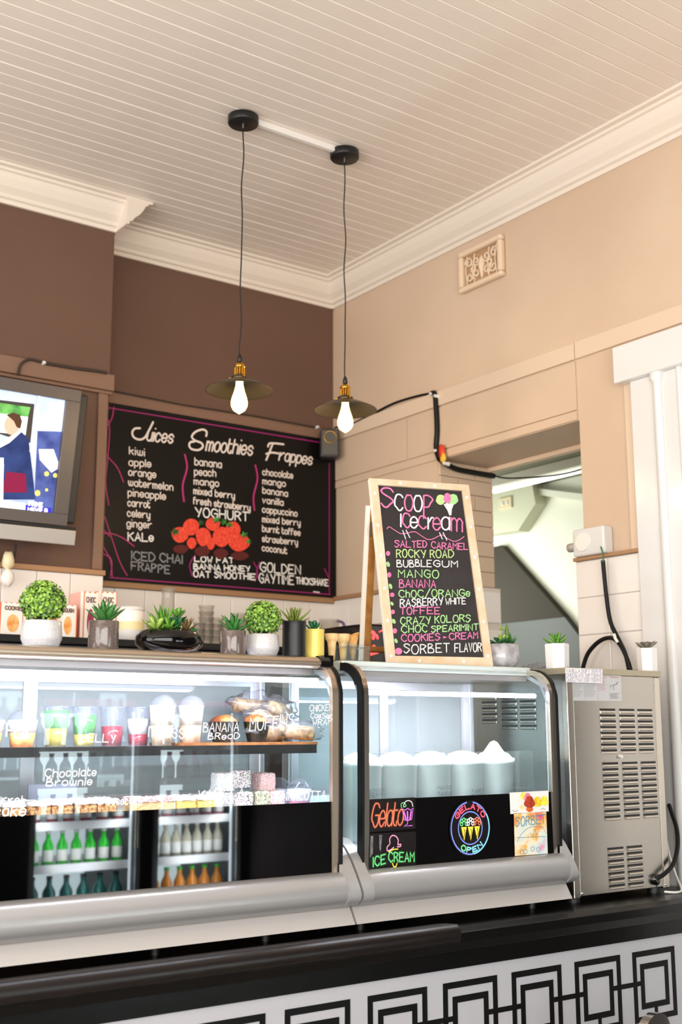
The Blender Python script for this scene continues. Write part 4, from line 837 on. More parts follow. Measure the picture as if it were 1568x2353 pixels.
for nm, pts in (('f', [(0, 0), (W_, 0), (W_ - fwd_, .031), (fwd_, .031)]), ('f', [(0, H_), (W_, H_), (W_ - fwd_, H_ - .023), (fwd_, H_ - .023)]), ('f', [(0, 0), (fwd_, .031), (fwd_, H_ - .023), (0, H_)]), ('f', [(W_, 0), (W_ - fwd_, .031), (W_ - fwd_, H_ - .023), (W_, H_)])):
    mitre(pts).build('frame_rail', wood, EA, bevel=.0015)
B().box(-.0015, .0005, -.003, .013, 0, H_).build('frame_edge', woodw, EA, label='whitewashed edge of the frame')
stud = None
for x, z in [(.014, H_ * q) for q in (.045, .225, .395, .57, .735, .915)] + [(W_ - .013, H_ * q) for q in (.055, .235, .41, .585, .755, .925)] + [(W_ * .3, H_ - .0115), (W_ * .65, H_ - .0115), (W_ * .3, .0155), (W_ * .72, .0155)]:
    if stud is None: stud = B().lathe([(.0055, 0), (.005, .002), (.003, .0035), (0, .004)], n=12).build('stud', mat('pearl_stud', (252, 250, 248), .25), EA); o = stud
    else: o = inst(stud, EA, Matrix())
    o.matrix_local = Matrix.Translation((x, -.004, z)) @ Matrix.Rotation(radians(90), 4, 'X')
# rear legs reach the case top
inv = ME.inverted()
def leg(xl, nm='rear_leg'):
    top = Vector((xl, .02, .565)); wf_ = ME @ Vector((xl, 0, 0)); bk_ = Vector((-sin(yawb), cos(yawb), 0))
    ft = inv @ (Vector((wf_.x, wf_.y, 1.7015)) + bk_ * .24)
    d = (ft - top).normalized(); sd_ = Vector((1, 0, 0)); n_ = d.cross(sd_).normalized() * .006; s2 = sd_ * .0125
    vs = [top + a * s2 + e * n_ for a in (-1, 1) for e in (-1, 1)] + [ft + a * s2 + e * n_ for a in (-1, 1) for e in (-1, 1)]
    vs = [tuple(v) for v in vs]
    B().add(vs, [(0, 1, 5, 4), (2, 6, 7, 3), (0, 4, 6, 2), (1, 3, 7, 5), (0, 2, 3, 1), (4, 5, 7, 6)]).build(nm, woodb, EA, bevel=.001)
    B().add([tuple(Vector(v) + Vector((-.0135 - (.0 if i % 1 else 0), 0, 0))) for i, v in enumerate([vs[0], vs[1], vs[5], vs[4]])] + [vs[0], vs[1], vs[5], vs[4]], [(0, 3, 2, 1), (4, 5, 6, 7), (0, 1, 5, 4), (1, 2, 6, 5), (2, 3, 7, 6), (3, 0, 4, 7)]).build('leg_edge', woodw, EA)
    return top, ft
a, b1 = leg(.012); c_, d1 = leg(W_ - .03)
p1 = a.lerp(b1, .88); p2 = c_.lerp(d1, .88)
B().tube([tuple(p1), tuple(p2)], .012, 4).build('cross_rail', woodb, EA)
B().tube([(-.004, .012, .50), (-.007, .02, .475), (-.004, .03, .455)], .003, 6).build('hinge', mat('dark_hinge', (70, 60, 50), .4, .8), EA)
XE = lambda x, y: (860 + x / 5.2276, 1090 + y / 5.2276)
wm = mat('white_chalk_marker', (240, 238, 240), .8)
def ew(s, x1, y1, x2, y2, h, wd, mats, **k): return write_px(EA, EP, s, *XE(x1, y1), *XE(x2, y2), h / 5.2276, wd, mats, **k)
ew('S', 85, 385, 230, 400, 225, .0062, pinkm); ew('COOP', 255, 432, 600, 448, 180, .0058, [wm, pinkm], cols=[0, 1, 0, 1], gap=1.2) if False else None
for s, x1, y1, x2, y2, h, m in (('C', 250, 430, 345, 432, 185, wm), ('O', 370, 430, 465, 435, 180, pinkm), ('O', 480, 437, 575, 440, 180, wm), ('P', 597, 530, 705, 530, 275, pinkm),
                                ('I', 322, 628, 325, 628, 150, wm), ('C', 345, 635, 430, 640, 165, pinkm), ('e', 440, 640, 520, 642, 190, wm), ('C', 535, 650, 625, 652, 145, pinkm), ('r', 650, 655, 710, 655, 200, wm), ('e', 712, 665, 795, 668, 210, pinkm), ('a', 815, 662, 905, 664, 220, wm), ('m', 928, 678, 1060, 690, 235, pinkm)):
    ew(s, x1, y1, x2, y2, h, .0056, m)
for i, (s, x1, y1, x2, y2, h, m) in enumerate([('SALTED', 250, 875, 630, 880, 78, pinkm), ('CARAMEL', 690, 888, 1125, 905, 76, pinkm), ('ROCKY ROAD', 270, 995, 955, 998, 90, limem), ('BUBBLE', 275, 1108, 690, 1110, 80, chalkw), ('GUM', 718, 1108, 1003, 1108, 72, chalkw), ('MANGO', 292, 1238, 775, 1245, 90, greenm),
    ('BANANA', 305, 1358, 740, 1358, 92, pinkm), ('ChOC/ORANGe', 300, 1480, 1150, 1462, 85, greenm), ('RASBERRY', 315, 1590, 825, 1570, 88, wm), ('WHITE', 862, 1562, 1100, 1555, 72, chalkw), ('TOFFEE', 318, 1685, 788, 1675, 80, pinkm), ('CRAZY KOLORS', 320, 1805, 1158, 1768, 85, greenm),
    ('CHOC', 330, 1905, 635, 1895, 82, greenm), ('SPEARIMINT', 690, 1895, 1250, 1868, 72, greenm), ('COOKIES', 330, 2010, 790, 1988, 80, pinkm), ('>', 815, 1985, 870, 1983, 50, pinkm), ('CREAM', 905, 1985, 1245, 1968, 75, pinkm), ('SORBET', 360, 2150, 905, 2140, 105, chalkw), ('FLAVOR', 970, 2140, 1290, 2120, 100, chalkw)]):
    ew(s, x1, y1, x2, y2, h, .0037, m, jit=.35, seed=i + 5, off=.0012)
def eline(pts, wd, m, nm, off=.0012): return line_px(B(), EP, [XE(*p) for p in pts], wd, off=off).build(nm, m, EA, world=True)
eline([(155, 655), (180, 630), (240, 665), (320, 712), (400, 705), (490, 690), (570, 740), (640, 780), (700, 778), (770, 745), (820, 728), (880, 770), (960, 805), (1030, 785), (1080, 748)], .003, pinkm, 'scroll_line')
for q in ([(345, 675), (380, 775)], [(385, 670), (430, 760)], [(787, 700), (820, 775)], [(830, 700), (875, 790)]): eline(q, .0034, wm, 'dash_mark', .0016)
for i, (x, y, sx, sy, m) in enumerate([(168, 950, 25, 30, pinkm), (168, 1080, 22, 32, greenm), (183, 1207, 25, 32, pinkm), (198, 1345, 20, 34, greenm), (217, 1447, 28, 27, pinkm), (215, 1553, 19, 24, greenm), (224, 1652, 27, 28, pinkm), (236, 1765, 24, 30, greenm), (250, 1880, 27, 32, pinkm), (263, 2000, 20, 28, greenm), (294, 2125, 44, 42, pinkm)]):
    poly_px(B(), EP, [XE(x + sx * cos(a) + (8 * sin(a) if i % 2 else 0), y + sy * sin(a)) for a in [k * pi / 7 for k in range(14)]], off=.001).build('bullet_mark', m, EA, world=True)
def ell(x, y, rx, ry, m, o):
    poly_px(B(), EP, [XE(x + rx * cos(a) * (1 + .08 * sin(5 * a)), y + ry * sin(a)) for a in [k * pi / 10 for k in range(20)]], off=o).build('cone_drawing', m, EA, world=True)
ell(800, 305, 56, 62, limem, .001); ell(950, 300, 60, 64, greenm, .0012); ell(880, 285, 45, 62, pinkm, .0014)
poly_px(B(), EP, [XE(835, 360), XE(870, 345), XE(960, 355), XE(935, 420), (860 + 930 / 5.2276, 1090 + 490 / 5.2276), XE(905, 495), XE(880, 430)], off=.0016).build('cone_drawing', chalkw, EA, world=True)

# ------------------------------------------------------------------ plants
def leafmesh(name, m, w_=.16, curve=.25, tip=1.0, thick=.05, rounded=False):
    """leaf of unit length along +y, curving up"""
    vs = []; fs = []; n = 7
    for i in range(n):
        t_ = i / (n - 1)
        ww = w_ * ((sin(pi * min(1, t_ * .82 + .18)) ** .7) if not rounded else (sin(pi * (t_ * .9 + .06)) ** .55) * (.45 + .75 * t_))
        if i == n - 1: ww = .004 if not rounded else w_ * .1
        z = curve * t_ * t_; th = thick * (1 - t_ * .8)
        vs += [(-ww / 2, t_, z + ww * .28), (0, t_, z), (ww / 2, t_, z + ww * .28), (0, t_, z - th)]
    for i in range(n - 1):
        a = i * 4; b_ = a + 4
        fs += [(a, a + 1, b_ + 1, b_), (a + 1, a + 2, b_ + 2, b_ + 1), (a + 2, a + 3, b_ + 3, b_ + 2), (a + 3, a, b_, b_ + 3)]
    return B().add(vs, fs, 0, True), m
def gleaf(name, c1, c2): return mat(name, c1, .35, var=(25, c2, .35, .7), coat=.1)
g1 = gleaf('agave_green', (78, 146, 66), (38, 98, 46)); g2 = gleaf('bright_green', (116, 172, 60), (72, 134, 42)); g3 = gleaf('olive_green', (134, 150, 60), (90, 112, 40)); g4 = gleaf('red_tip', (140, 84, 66), (84, 110, 50)); g5 = gleaf('pale_green', (176, 206, 96), (126, 170, 70)); g6 = gleaf('deep_green', (34, 112, 60), (20, 76, 44)); g7 = gleaf('purple_grey', (150, 128, 120), (90, 110, 84))
def rosette(parent, c, n, ln, e0, e1, m, w_=.2, curve=.2, rounded=False, seed=0, nm='leaf', thick=.05):
    r = random.Random(seed); lm, mm = leafmesh(nm, m, w_, curve, thick=thick, rounded=rounded); src = lm.build(nm, mm, parent)
    for i in range(n):
        t_ = i / max(1, n - 1); el = radians(e0 + (e1 - e0) * t_ + r.uniform(-5, 5)); az = i * 2.399 + r.uniform(-.2, .2); L_ = ln * (1 - .25 * t_) * r.uniform(.85, 1.12)
        M = Matrix.Translation(c) @ Matrix.Rotation(az, 4, 'Z') @ Matrix.Rotation(el, 4, 'X') @ Matrix.Scale(L_, 4)
        if i == 0: src.matrix_local = M
        else: inst(src, parent, M)
ZT = 1.7005
def px_x(u, y, v=1500): return hit('y', y, u, v).x
soil = mat('dark_soil', (50, 40, 30), .9, bump=(80, .6))
# boxwood balls
def ball_mesh():
    b = B(); r = random.Random(11); N = 1500
    for i in range(N):
        z = 1 - 2 * (i + .5) / N; ph = i * 2.39996; d = Vector((math.sqrt(1 - z * z) * cos(ph), math.sqrt(1 - z * z) * sin(ph), z))
        if z < -.75: continue
        R = .052 * r.uniform(.84, 1.1); n_ = (d + Vector((r.uniform(-.7, .7), r.uniform(-.7, .7), r.uniform(-.4, .8)))).normalized(); a = n_.orthogonal().normalized(); a = (Matrix.Rotation(r.uniform(0, 6.3), 3, n_) @ a); e = n_.cross(a); s = r.uniform(.0036, .0056); c0 = d * R
        b.add([c0 - a * s, c0 - a * s * .3 + e * s * .75, c0 + a * s * .6 + e * s * .6, c0 + a * s, c0 + a * s * .6 - e * s * .6, c0 - a * s * .3 - e * s * .75, c0 + n_ * -.0012], [(0, 1, 6), (1, 2, 6), (2, 3, 6), (3, 4, 6), (4, 5, 6), (5, 0, 6)], 0 if r.random() < .72 else 1, True)
    blob(b, (0, 0, 0), .044, .044, .044, 1, .05, 16, 2)
    return b
potw = mat('white_stone_glaze', (206, 204, 206), .3, var=(160, (196, 194, 196), .45, .6), coat=.3)
t = thing('boxwood_ball', 'round clipped green boxwood ball in white pot near the left edge', 'potted plant', (px_x(93.5, 2.80), 2.80, ZT), group='boxwood balls in white pots')
B().lathe([(0, .003), (.038, .0), (.044, .006), (.0485, .018), (.050, .020), (.0505, .03), (.0475, .066), (.044, .067), (.042, .06), (0, .06)], n=32).build('pot', potw, t)
bo = ball_mesh().build('foliage', [gleaf('box_leaf', (146, 186, 72), (104, 150, 50)), gleaf('box_leaf_dark', (84, 120, 56), (50, 84, 40)), mat('box_core', (36, 56, 24), .9)], t, kind='stuff'); bo.location = (0, 0, .113)
t2 = dup(t, (px_x(603.5, 2.80), 2.80, ZT), 1.1, 'round clipped green boxwood ball in white pot left of the black ribbed tin')
for ch in t2.children: ch.scale = (.93, .93, .93); ch.location = ch.location * .93
# taupe cylinders with agave
taupe = mat('taupe_glaze', (112, 98, 92), .12, var=(260, (92, 80, 76), .45, .6), coat=.5)
t = thing('potted_succulent', 'green agave in glossy taupe cylinder next to the black bowl', 'potted plant', (px_x(236.5, 2.79), 2.79, ZT), group='agaves in taupe cylinder pots')
B().lathe([(0, 0), (.037, 0), (.0385, .003), (.0385, .072), (.0375, .074), (.034, .072), (.034, .066), (0, .066)], n=32).build('pot', taupe, t)
rosette(t, (0, 0, .066), 18, .074, 22, 84, g1, .32, .10, seed=2)
t2 = dup(t, (px_x(535.5, 2.79), 2.79, ZT), 2.0, 'green agave in glossy taupe cylinder beside the second boxwood ball')
for ch in t2.children:
    ch.scale = ch.scale * .9; ch.location = ch.location * .92
# black bowl
t = thing('succulent_bowl', 'wide glossy black bowl planted with mixed succulents', 'potted plant', (px_x(388.5, 2.815), 2.815, ZT))
B().lathe([(0, .001), (.05, .001), (.078, .008), (.094, .021), (.0975, .032), (.093, .046), (.078, .058), (.06, .064), (.055, .063), (.055, .058), (0, .058)], n=48, sy=.72).build('bowl', mat('black_glaze', (6, 5, 7), .09, coat=.15, spec=.4), t)
rosette(t, (-.018, 0, .062), 16, .082, 30, 85, g2, .14, .1, seed=5)
rosette(t, (-.045, -.01, .06), 9, .050, 0, 55, g5, .5, .2, True, seed=6)
rosette(t, (-.012, -.02, .062), 8, .042, 0, 60, g2, .5, .2, True, seed=7)
rosette(t, (.018, -.008, .066), 8, .046, 20, 70, g6, .55, .2, True, seed=8)
rosette(t, (.022, .0, .095), 7, .036, 10, 70, g2, .6, .2, True, seed=9)
rosette(t, (.042, -.012, .06), 14, .046, 8, 75, g4, .26, .25, seed=10)
rosette(t, (.066, -.008, .056), 8, .026, 10, 70, g1, .35, .2, seed=12)
B().tube([(.022, 0, .06), (.022, 0, .09)], .003, 6).build('stem', g6, t)
# black ribbed tin, yellow tin
def ribbed(r, h, n): 
    p = [(0, 0), (r, 0)]
    for k in range(n): z = h * .06 + h * .88 * k / n; p += [(r, z), (r * .972, z + h * .88 / n * .5)]
    return p + [(r, h * .95), (r * 1.02, h * .97), (r * 1.02, h), (r * .94, h), (r * .94, h * .9), (0, h * .9)]
t = thing('potted_succulent', 'spiky olive succulent in tall black ribbed tin', 'potted plant', (px_x(676, 2.80), 2.80, ZT))
B().lathe(ribbed(.034, .104, 16), n=32).build('pot', mat('black_tin', (34, 34, 36), .4, .3), t)
rosette(t, (0, 0, .094), 20, .072, 5, 85, g3, .17, .12, seed=14)
t = thing('potted_succulent', 'dark green rosette in yellow ribbed tin beside the cones', 'potted plant', (px_x(722, 2.82), 2.82, ZT))
B().lathe(ribbed(.030, .086, 14), n=32).build('pot', mat('yellow_tin', (240, 216, 110), .35, .1), t)
rosette(t, (0, 0, .080), 12, .038, 0, 65, g6, .55, .3, True, seed=15)
# grey planter right of the easel
t = thing('potted_succulent', 'mixed cactus and rosette in rounded grey ceramic planter right of the easel', 'potted plant', (px_x(1152, 2.90), 2.90, ZT))
B().lathe([(0, 0), (.03, 0), (.046, .006), (.0585, .022), (.0605, .04), (.0575, .08), (.054, .08), (.053, .074), (0, .074)], n=36).build('pot', mat('grey_glaze', (160, 156, 160), .2, var=(40, (190, 188, 192), .4, .6), coat=.4), t)
rosette(t, (-.018, -.02, .085), 14, .032, 5, 80, g5, .55, .35, True, seed=16)
rosette(t, (-.03, -.02, .08), 7, .045, 0, 30, g6, .45, .1, True, seed=17)
rosette(t, (.012, -.02, .076), 7, .045, 0, 35, g6, .4, .1, True, seed=18)
rosette(t, (.035, -.01, .07), 8, .06, 35, 80, g1, .18, .1, seed=19)
B().tube([(.03, .0, .07), (.031, 0, .10), (.029, 0, .13), (.03, 0, .15)], [.008, .009, .007, .002], 8).build('cactus_stem', gleaf('cactus', (110, 140, 60), (80, 110, 44)), t)
B().tube(smooth([(-.015, -.02, .09), (-.018, -.02, .115), (-.008, -.02, .13), (-.02, -.02, .14)], 3), .002, 5).build('flower_stem', g5, t)
rosette(t, (-.01, -.02, .125), 8, .016, 0, 70, g5, .45, .2, True, seed=20)
rosette(t, (.008, -.02, .095), 8, .018, 0, 70, g5, .45, .2, True, seed=21)
# hexagonal pots
hexm = mat('white_matt_ceramic', (244, 242, 240), .45)
t = thing('potted_succulent', 'bright green succulent in white hexagonal pot beside the gelato case', 'potted plant', (px_x(1281, 2.80), 2.80, ZT + .0))
B().lathe([(0, 0), (.0385, 0), (.0405, .08), (.0385, .083), (.036, .083), (.036, .07), (0, .07)], n=6, sm=False).build('pot', hexm, t).rotation_euler = (0, 0, .35)
rosette(t, (0, 0, .078), 18, .056, 8, 78, g2, .3, .2, seed=23)
t = thing('potted_succulent', 'purple edged rosette in white hexagonal pot at the right end', 'potted plant', (px_x(1487, 2.757), 2.757, ZT))
B().lathe([(0, 0), (.0335, 0), (.0355, .078), (.034, .081), (.031, .081), (.031, .07), (0, .07)], n=6, sm=False).build('pot', hexm, t).rotation_euler = (0, 0, .15)
rosette(t, (0, 0, .08), 12, .044, 0, 30, g7, .6, .3, True, seed=24); rosette(t, (0, 0, .086), 10, .024, 10, 75, g6, .5, .2, True, seed=25)
# plastic bag scrap
t = tag(blob(B(), (0, 0, .012), .06, .03, .014, 4, .6, 24).build('plastic_bag', plastic), 'crumpled clear plastic bag lying behind the grey planter', 'bag'); t.location = (px_x(1230, 3.0), 3.0, ZT)

# cones in an acrylic holder
t = thing('cone_holder', 'clear acrylic stand for ice cream cones beside the easel', 'holder', (px_x(800, 2.86), 2.86, ZT))
B().prism([(-.03, 0), (-.035, .055), (.058, .045), (.052, 0)], -.035, -.032, 'y').build('side_panel', acryl, t)
B().prism([(-.03, 0), (-.035, .055), (.058, .045), (.052, 0)], .03, .033, 'y').build('side_panel', acryl, t)
B().box(-.03, .052, -.032, .03, .001, .004).box(-.033, .055, -.032, .03, .040, .043).build('tray', acryl, t)
wf2 = mat('wafer', (236, 204, 150), .6, var=(60, (220, 176, 112), .4, .7)); wf3 = mat('waffle', (226, 176, 104), .6, var=(90, (196, 136, 66), .4, .65), bump=(120, .6))
for i, (u, y, hh, nm, lb, m) in enumerate(((763, 2.84, .078, 'c', 'pale flat topped wafer cone left of the acrylic stand', wf2), (789, 2.87, .082, 'c', 'pale flat topped wafer cone in the middle', wf2), (811, 2.87, .080, 'w', 'darker waffle cone with slanted rim', wf3))):
    t = thing('wafer_cone' if nm == 'c' else 'waffle_cone', lb, 'cone', (px_x(u, y), y, ZT + .001), group='ice cream cones')
    if nm == 'c':
        B().lathe([(0, 0), (.009, 0), (.013, .05), (.0145, .055)], n=18).build('stem', m, t); B().lathe([(.0145, .055), (.019, .062), (.0215, hh), (.020, hh), (.018, .065), (0, .06)], n=20).build('cup', m, t)
    else:
        b = B().lathe([(0, 0), (.004, .002), (.020, hh), (.0185, hh), (.0, .02)], n=18); b.v = [(x, y_, z + (x * .5 if z > .05 else 0)) for x, y_, z in b.v]; b.build('waffle', m, t)

# ------------------------------------------------------------------ back shelf and what stands on it
t = thing('back_shelf', 'black shelf along the tiled back wall', 'shelf', (2, 4.6, 1.845))
B().box(.6, 2.13, 4.42, 4.748, 1.845, 1.865).box(2.13, 3.34, 4.42, 4.985, 1.845, 1.865).build('board', mat('shelf_black', (20, 18, 18), .4), t, world=True)
B().box(.6, 3.3, 4.55, 4.74, 1.40, 1.84).build('cupboard', mat('cupboard_steel', (140, 138, 136), .4, .5), t, world=True)
stripe = mat('carton_stripes', (246, 238, 230), .5); sn = stripe.node_tree; bs = sn.nodes['Principled BSDF']; tc = sn.nodes.new('ShaderNodeTexCoord'); wv = sn.nodes.new('ShaderNodeTexWave'); wv.inputs['Scale'].default_value = 14; wv.bands_direction = 'X'
cr = sn.nodes.new('ShaderNodeValToRGB'); cr.color_ramp.elements[0].color = srgb(226, 120, 84); cr.color_ramp.elements[0].position = .25; cr.color_ramp.elements[1].color = srgb(250, 240, 230); cr.color_ramp.elements[1].position = .5
sn.links.new(tc.outputs['Object'], wv.inputs['Vector']); sn.links.new(wv.outputs['Fac'], cr.inputs['Fac']); sn.links.new(cr.outputs['Color'], bs.inputs['Base Color'])
wc_ = mat('carton_white', (248, 242, 236), .45); och = mat('dough_picture', (232, 150, 70), .5, var=(30, (246, 200, 130), .4, .6)); pur = mat('berry_picture', (150, 50, 80), .5)
def carton(u0, u1, vt, y, pic, lb, word):
    x0, x1 = px_x(u0, y, 1420), px_x(u1, y, 1420); z1 = hit('y', y, u0, vt).z
    t = thing('drink_mix_carton', lb, 'carton', ((x0 + x1) / 2, y, 1.865), group='striped cartons on the back shelf'); h = z1 - 1.865; w2 = (x1 - x0) / 2
    B().box(-w2, w2, 0, .12, 0, h).build('box', stripe, t, bevel=.003)
    B().box(-w2 * .55, w2 * .7, -.0015, 0, h * .04, h * .97).build('front_label', wc_, t)
    B().add([(w2 * .12 + w2 * .38 * cos(a), -.002, h * .38 + h * .27 * sin(a)) for a in [k * pi / 8 for k in range(16)]], [tuple(range(16))]).build('picture', pic, t)
    write(t, word, Vector(t.location) + Vector((-w2 * .4, -.003, h * .78)), Vector((w2 * 1.0, 0, 0)), Vector((0, 0, h * .1)), .004, mat('brown_ink', (120, 90, 80), .6))
    return t
carton(-12, 62, 1382, 4.50, och, 'orange striped carton at the far left of the back shelf', 'COOKIE')
carton(128, 178, 1388, 4.50, och, 'orange striped carton right of the first boxwood ball', 'DOUGH')
carton(150, 192, 1390, 4.62, pur, 'striped carton half hidden behind another near the agave', 'MIX')
carton(184, 226, 1358, 4.55, pur, 'tall striped carton with purple picture behind the agave', 'CHOC')
carton(222, 268, 1358, 4.56, wc_, 'tall white striped carton behind the agave', 'CHOC')
def canister(u, y, r, h, m, lb, lid=None, cat='canister', nm='canister'):
    t = thing(nm, lb, cat, (px_x(u, y, 1420), y, 1.865)); B().lathe([(0, 0), (r, 0), (r, h), (r * .9, h + .004), (0, h + .004)], n=24).build('body', m, t)
    if lid: B().lathe([(r * 1.04, h - .006), (r * 1.04, h + .008), (0, h + .012)], n=24).build('lid', lid, t)
    B().lathe([(r + .001, h * .35), (r + .001, h * .6)], n=24).build('label_band', mat('yellow_band', (240, 222, 170), .5), t)
    return t
canister(300, 4.52, .058, .135, wc_, 'large white canister between the agave and the black bowl', white_gloss)
canister(430, 4.60, .035, .10, mat('white_plastic'), 'small white tub behind the black bowl', white_gloss)
cupg = glass('tumbler_glass', (226, 222, 216), 1.5, .05, haze=.18)
t = thing('upturned_glass', 'clear milkshake glass turned upside down behind the bowl', 'glass', (px_x(386, 4.55, 1400), 4.55, 1.865)); B().lathe([(.036, 0), (.032, .10), (.028, .19), (.026, .21), (.034, .24), (0, .243)], n=20).build('glass_wall', cupg, t)
B().lathe([(.038, .0), (.038, .012), (.034, .012)], n=20).build('rim', cupg, t)
for i, (u, n) in enumerate(((455, 3), (474, 6), (497, 4), (520, 3), (548, 5))):
    t = thing('cup_stack', ['short', 'tall', 'medium', 'low', 'rear'][i] + ' stack of clear tumblers ' + ['right of the black bowl', 'tallest on the back shelf', 'beside the tallest stack', 'behind the second taupe pot', 'behind the second boxwood ball'][i], 'tumblers', (px_x(u, 4.58, 1440), 4.58, 1.865), group='stacked tumblers on the back shelf')
    for k in range(n):
        o = B().lathe([(.026, .0), (.034, .045), (.036, .046), (.036, .05)], n=18).build('tumbler', cupg, t); o.location = (0, 0, k * .026)
t = thing('mixer_jug', 'clear jug with purple handle on the far shelf near the corner', 'jug', (px_x(757, 4.6, 1450), 4.6, 1.865)); B().lathe([(0, 0), (.04, 0), (.048, .15), (.05, .155)], n=20).build('body', cupg, t); B().tube(smooth([(.045, 0, .15), (.085, 0, .14), (.085, 0, .08), (.045, 0, .05)], 4), .007, 8).build('handle', mat('purple_plastic', (120, 96, 160), .4), t)
canister(789, 4.6, .036, .115, mat('lime_plastic', (190, 190, 40), .35), 'lime green plastic cup on the far shelf near the corner', None, 'cup', 'plastic_cup')
# coffee machine behind the easel
xk = px_x(845, 3.9, 1480); xk2 = px_x(893, 3.9, 1480); t = thing('coffee_machine', 'black coffee machine with red glowing display behind the easel', 'machine', (xk, 3.9, .0))
ztop = hit('y', 3.9, 860, 1433).z
B().box(-.01, xk2 - xk + .15, 0, .35, 1.0, ztop - 0).build('body', black_g, t, bevel=.01)
B().box(-.01, xk2 - xk + .15, 0.01, .34, 0, 1.0).build('cabinet', black, t)
rled = mat('red_led', (255, 60, 60), .5, emit=3)
for q, wd in (([(846, 1458), (852, 1452), (860, 1456), (858, 1466)], .016), ([(866, 1460), (868, 1466)], .012), ([(845, 1485), (852, 1491), (860, 1486)], .016), ([(850, 1503), (868, 1498)], .014), ([(842, 1507), (845, 1506)], .012), ([(872, 1452), (880, 1448)], .006)):
    line_px(B(), yplane(3.9), q, wd, off=.003).build('display_mark', rled, t, world=True)

# ------------------------------------------------------------------ drinks fridges across the room (seen mirrored in the case glass)
def fridge(x0, x1, lb, cols):
    t = thing('drinks_fridge', lb, 'fridge', ((x0 + x1) / 2, -.42, 0)); X = x0; Z1 = 1.74; fm = mat('fridge_black', (22, 22, 24), .4)
    B().box(x0, x0 + .03, -1.05, -.40, .02, Z1).box(x1 - .03, x1, -1.05, -.40, .02, Z1).box(x0, x1, -1.05, -.40, 0, .50).box(x0, x1, -1.05, -.40, Z1, Z1 + .16).box(x0, x1, -1.06, -1.04, .02, Z1).build('cabinet', fm, t, world=True)
    B().box(x0 + .03, x1 - .03, -1.035, -1.03, .5, Z1).build('back_panel', mat('fridge_lit_panel', (214, 232, 236), .5, emit=10), t, world=True, label='backlit white rear panel')
    for xx in (x0 + .035, x1 - .045): B().box(xx, xx + .01, -.44, -.43, .52, Z1 - .02).build('led_strip', mat('fridge_led', (226, 240, 250), .5, emit=9), t, world=True)
    B().box(x0 + .05, x1 - .05, -.395, -.39, Z1 + .015, Z1 + .06).build('header_sign', mat('red_header', (220, 30, 30), .4, emit=1.2), t, world=True)
    zs = (.58, .82, 1.03, 1.27, 1.50)
    for z in zs: B().box(x0 + .03, x1 - .03, -1.03, -.46, z - .012, z).box(x0 + .03, x1 - .03, -.462, -.455, z - .03, z + .012).build('shelf', mat('fridge_shelf', (236, 238, 240), .4, .1), t, world=True)
    b = B(); 
    for q in ((x0 + .005, x0 + .03, .5, Z1), (x1 - .03, x1 - .005, .5, Z1), (x0 + .03, x1 - .03, .48, .51), (x0 + .03, x1 - .03, Z1 - .02, Z1 + .01)): b.box(q[0], q[1], -.40, -.385, q[2], q[3])
    d = b.build('door', mat('fridge_door', (196, 202, 208), .3, .8), t, world=True)
    B().tube([(x1 - .04, -.365, .9), (x1 - .04, -.365, 1.5)], .01, 8).build('handle', steel_b, d, world=True)
    for sx, xx in ((1, x0 + .05), (-1, x1 - .05)):
        q = Vector((sx * .55, -.83, 0)).to_track_quat('-Z', 'Z').to_euler(); area('fridge_light', (xx, -.415, 1.1), q, .03, 1.1, 16, (.9, .97, 1))
    return t, zs, cols
def bottle(name, lb, glassm, labm, capm, r, h, loc, group):
    t = thing(name, lb, 'bottle', loc, group=group)
    B().lathe([(0, 0), (r, 0), (r, h * .55), (r * .9, h * .62), (r * .42, h * .78), (r * .38, h * .95), (0, h * .95)], n=14).build('body', glassm, t)
    B().lathe([(r * 1.02, h * .14), (r * 1.02, h * .46)], n=14).build('label', labm, t)
    B().lathe([(r * .46, h * .92), (r * .46, h), (0, h)], n=12).build('cap', capm, t)
    return t
bc = {}
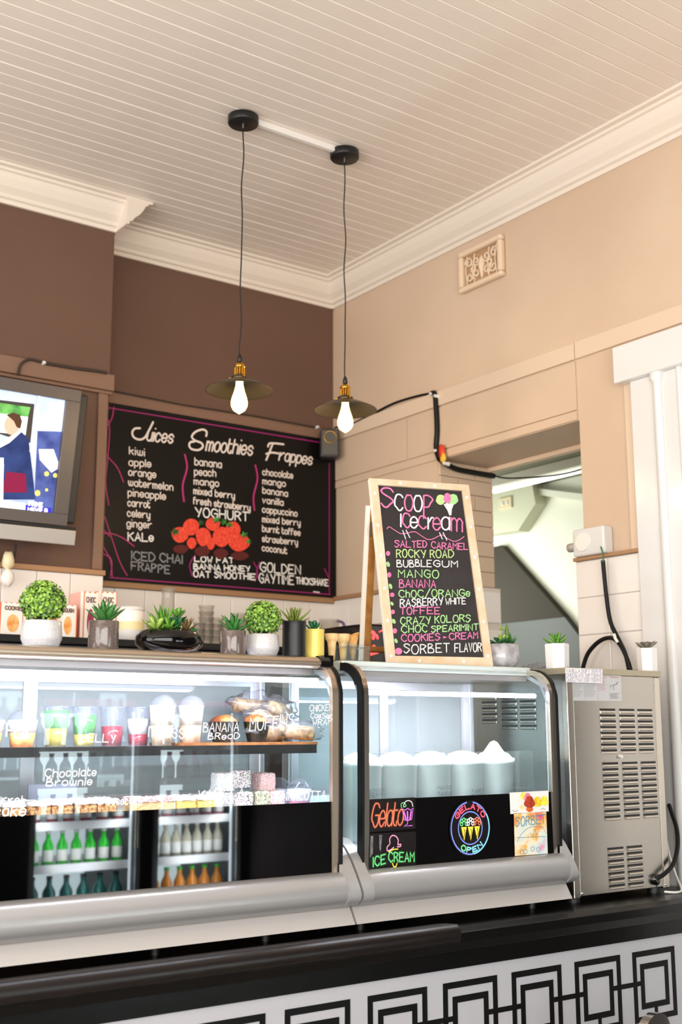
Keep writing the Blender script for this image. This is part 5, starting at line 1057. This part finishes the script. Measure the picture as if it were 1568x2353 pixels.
def fill(fx0, fx1, z, key, glassm, labm, capm, r, h, lb0, n):
    for k in range(n):
        x = fx0 + .075 + (fx1 - fx0 - .15) * k / (n - 1); lb = lb0 + ', ' + ('leftmost', 'second from left', 'third from left', 'fourth from left', 'fifth from left', 'sixth from left', 'seventh from left')[k]
        if key not in bc: bc[key] = bottle('bottle', lb, glassm, labm, capm, r, h, (x, -.52, z), 'bottles in the drinks fridges: ' + key)
        else: dup(bc[key], (x, -.52, z), 0, lb)
gm = mat('green_bottle', (40, 200, 50), .1, emit=.5); wl = mat('bottle_label', (240, 240, 236), .5); rm = mat('red_bottle', (190, 30, 50), .12, emit=.2); cmn = mat('cream_bottle', (196, 190, 170), .2); ym = mat('orange_bottle', (240, 150, 50), .2); tl = mat('teal_bottle', (14, 96, 90), .15); cl = mat('water_bottle', (206, 226, 236), .12, trans=.4)
FA = (2.25, 2.86); FB = (2.93, 3.47)
fridge(*FA, 'left drinks fridge with green bottles, lit and facing the counter', 0); fridge(*FB, 'right drinks fridge with red and cream bottles, lit and facing the counter', 0)
for (F_, z_, key, g_, l_, c_, r_, h_, lb_, n_) in (
    (FA, .82, 'green soda', gm, wl, white_gloss, .028, .175, 'green soda bottle in the left fridge', 7), (FA, 1.03, 'juice row', rm, wl, black, .03, .17, 'dark red juice bottle in the left fridge', 6),
    (FA, 1.27, 'water row', cl, wl, white_gloss, .03, .19, 'clear water bottle in the left fridge', 7), (FA, .58, 'teal row', tl, wl, black, .034, .19, 'teal bottle on the bottom shelf of the left fridge', 6),
    (FA, 1.50, 'top water', cl, wl, white_gloss, .03, .19, 'clear bottle on the top shelf of the left fridge', 6), (FB, .82, 'cream drinks', cmn, wl, white_gloss, .028, .18, 'cream drink bottle in the right fridge', 7),
    (FB, 1.03, 'pink drinks', mat('pink_bottle', (226, 120, 150), .2), wl, white_gloss, .03, .17, 'pink drink bottle in the right fridge', 6), (FB, 1.27, 'red sports drinks', rm, wl, rm, .03, .19, 'red sports drink bottle in the right fridge', 6),
    (FB, .58, 'orange drinks', ym, wl, gm, .032, .19, 'orange drink bottle on the bottom shelf of the right fridge', 6), (FB, 1.50, 'top red drinks', rm, wl, white_gloss, .03, .19, 'red drink bottle on the top shelf of the right fridge', 6)):
    fill(*F_, z_, key, g_, l_, c_, r_, h_, lb_, n_)
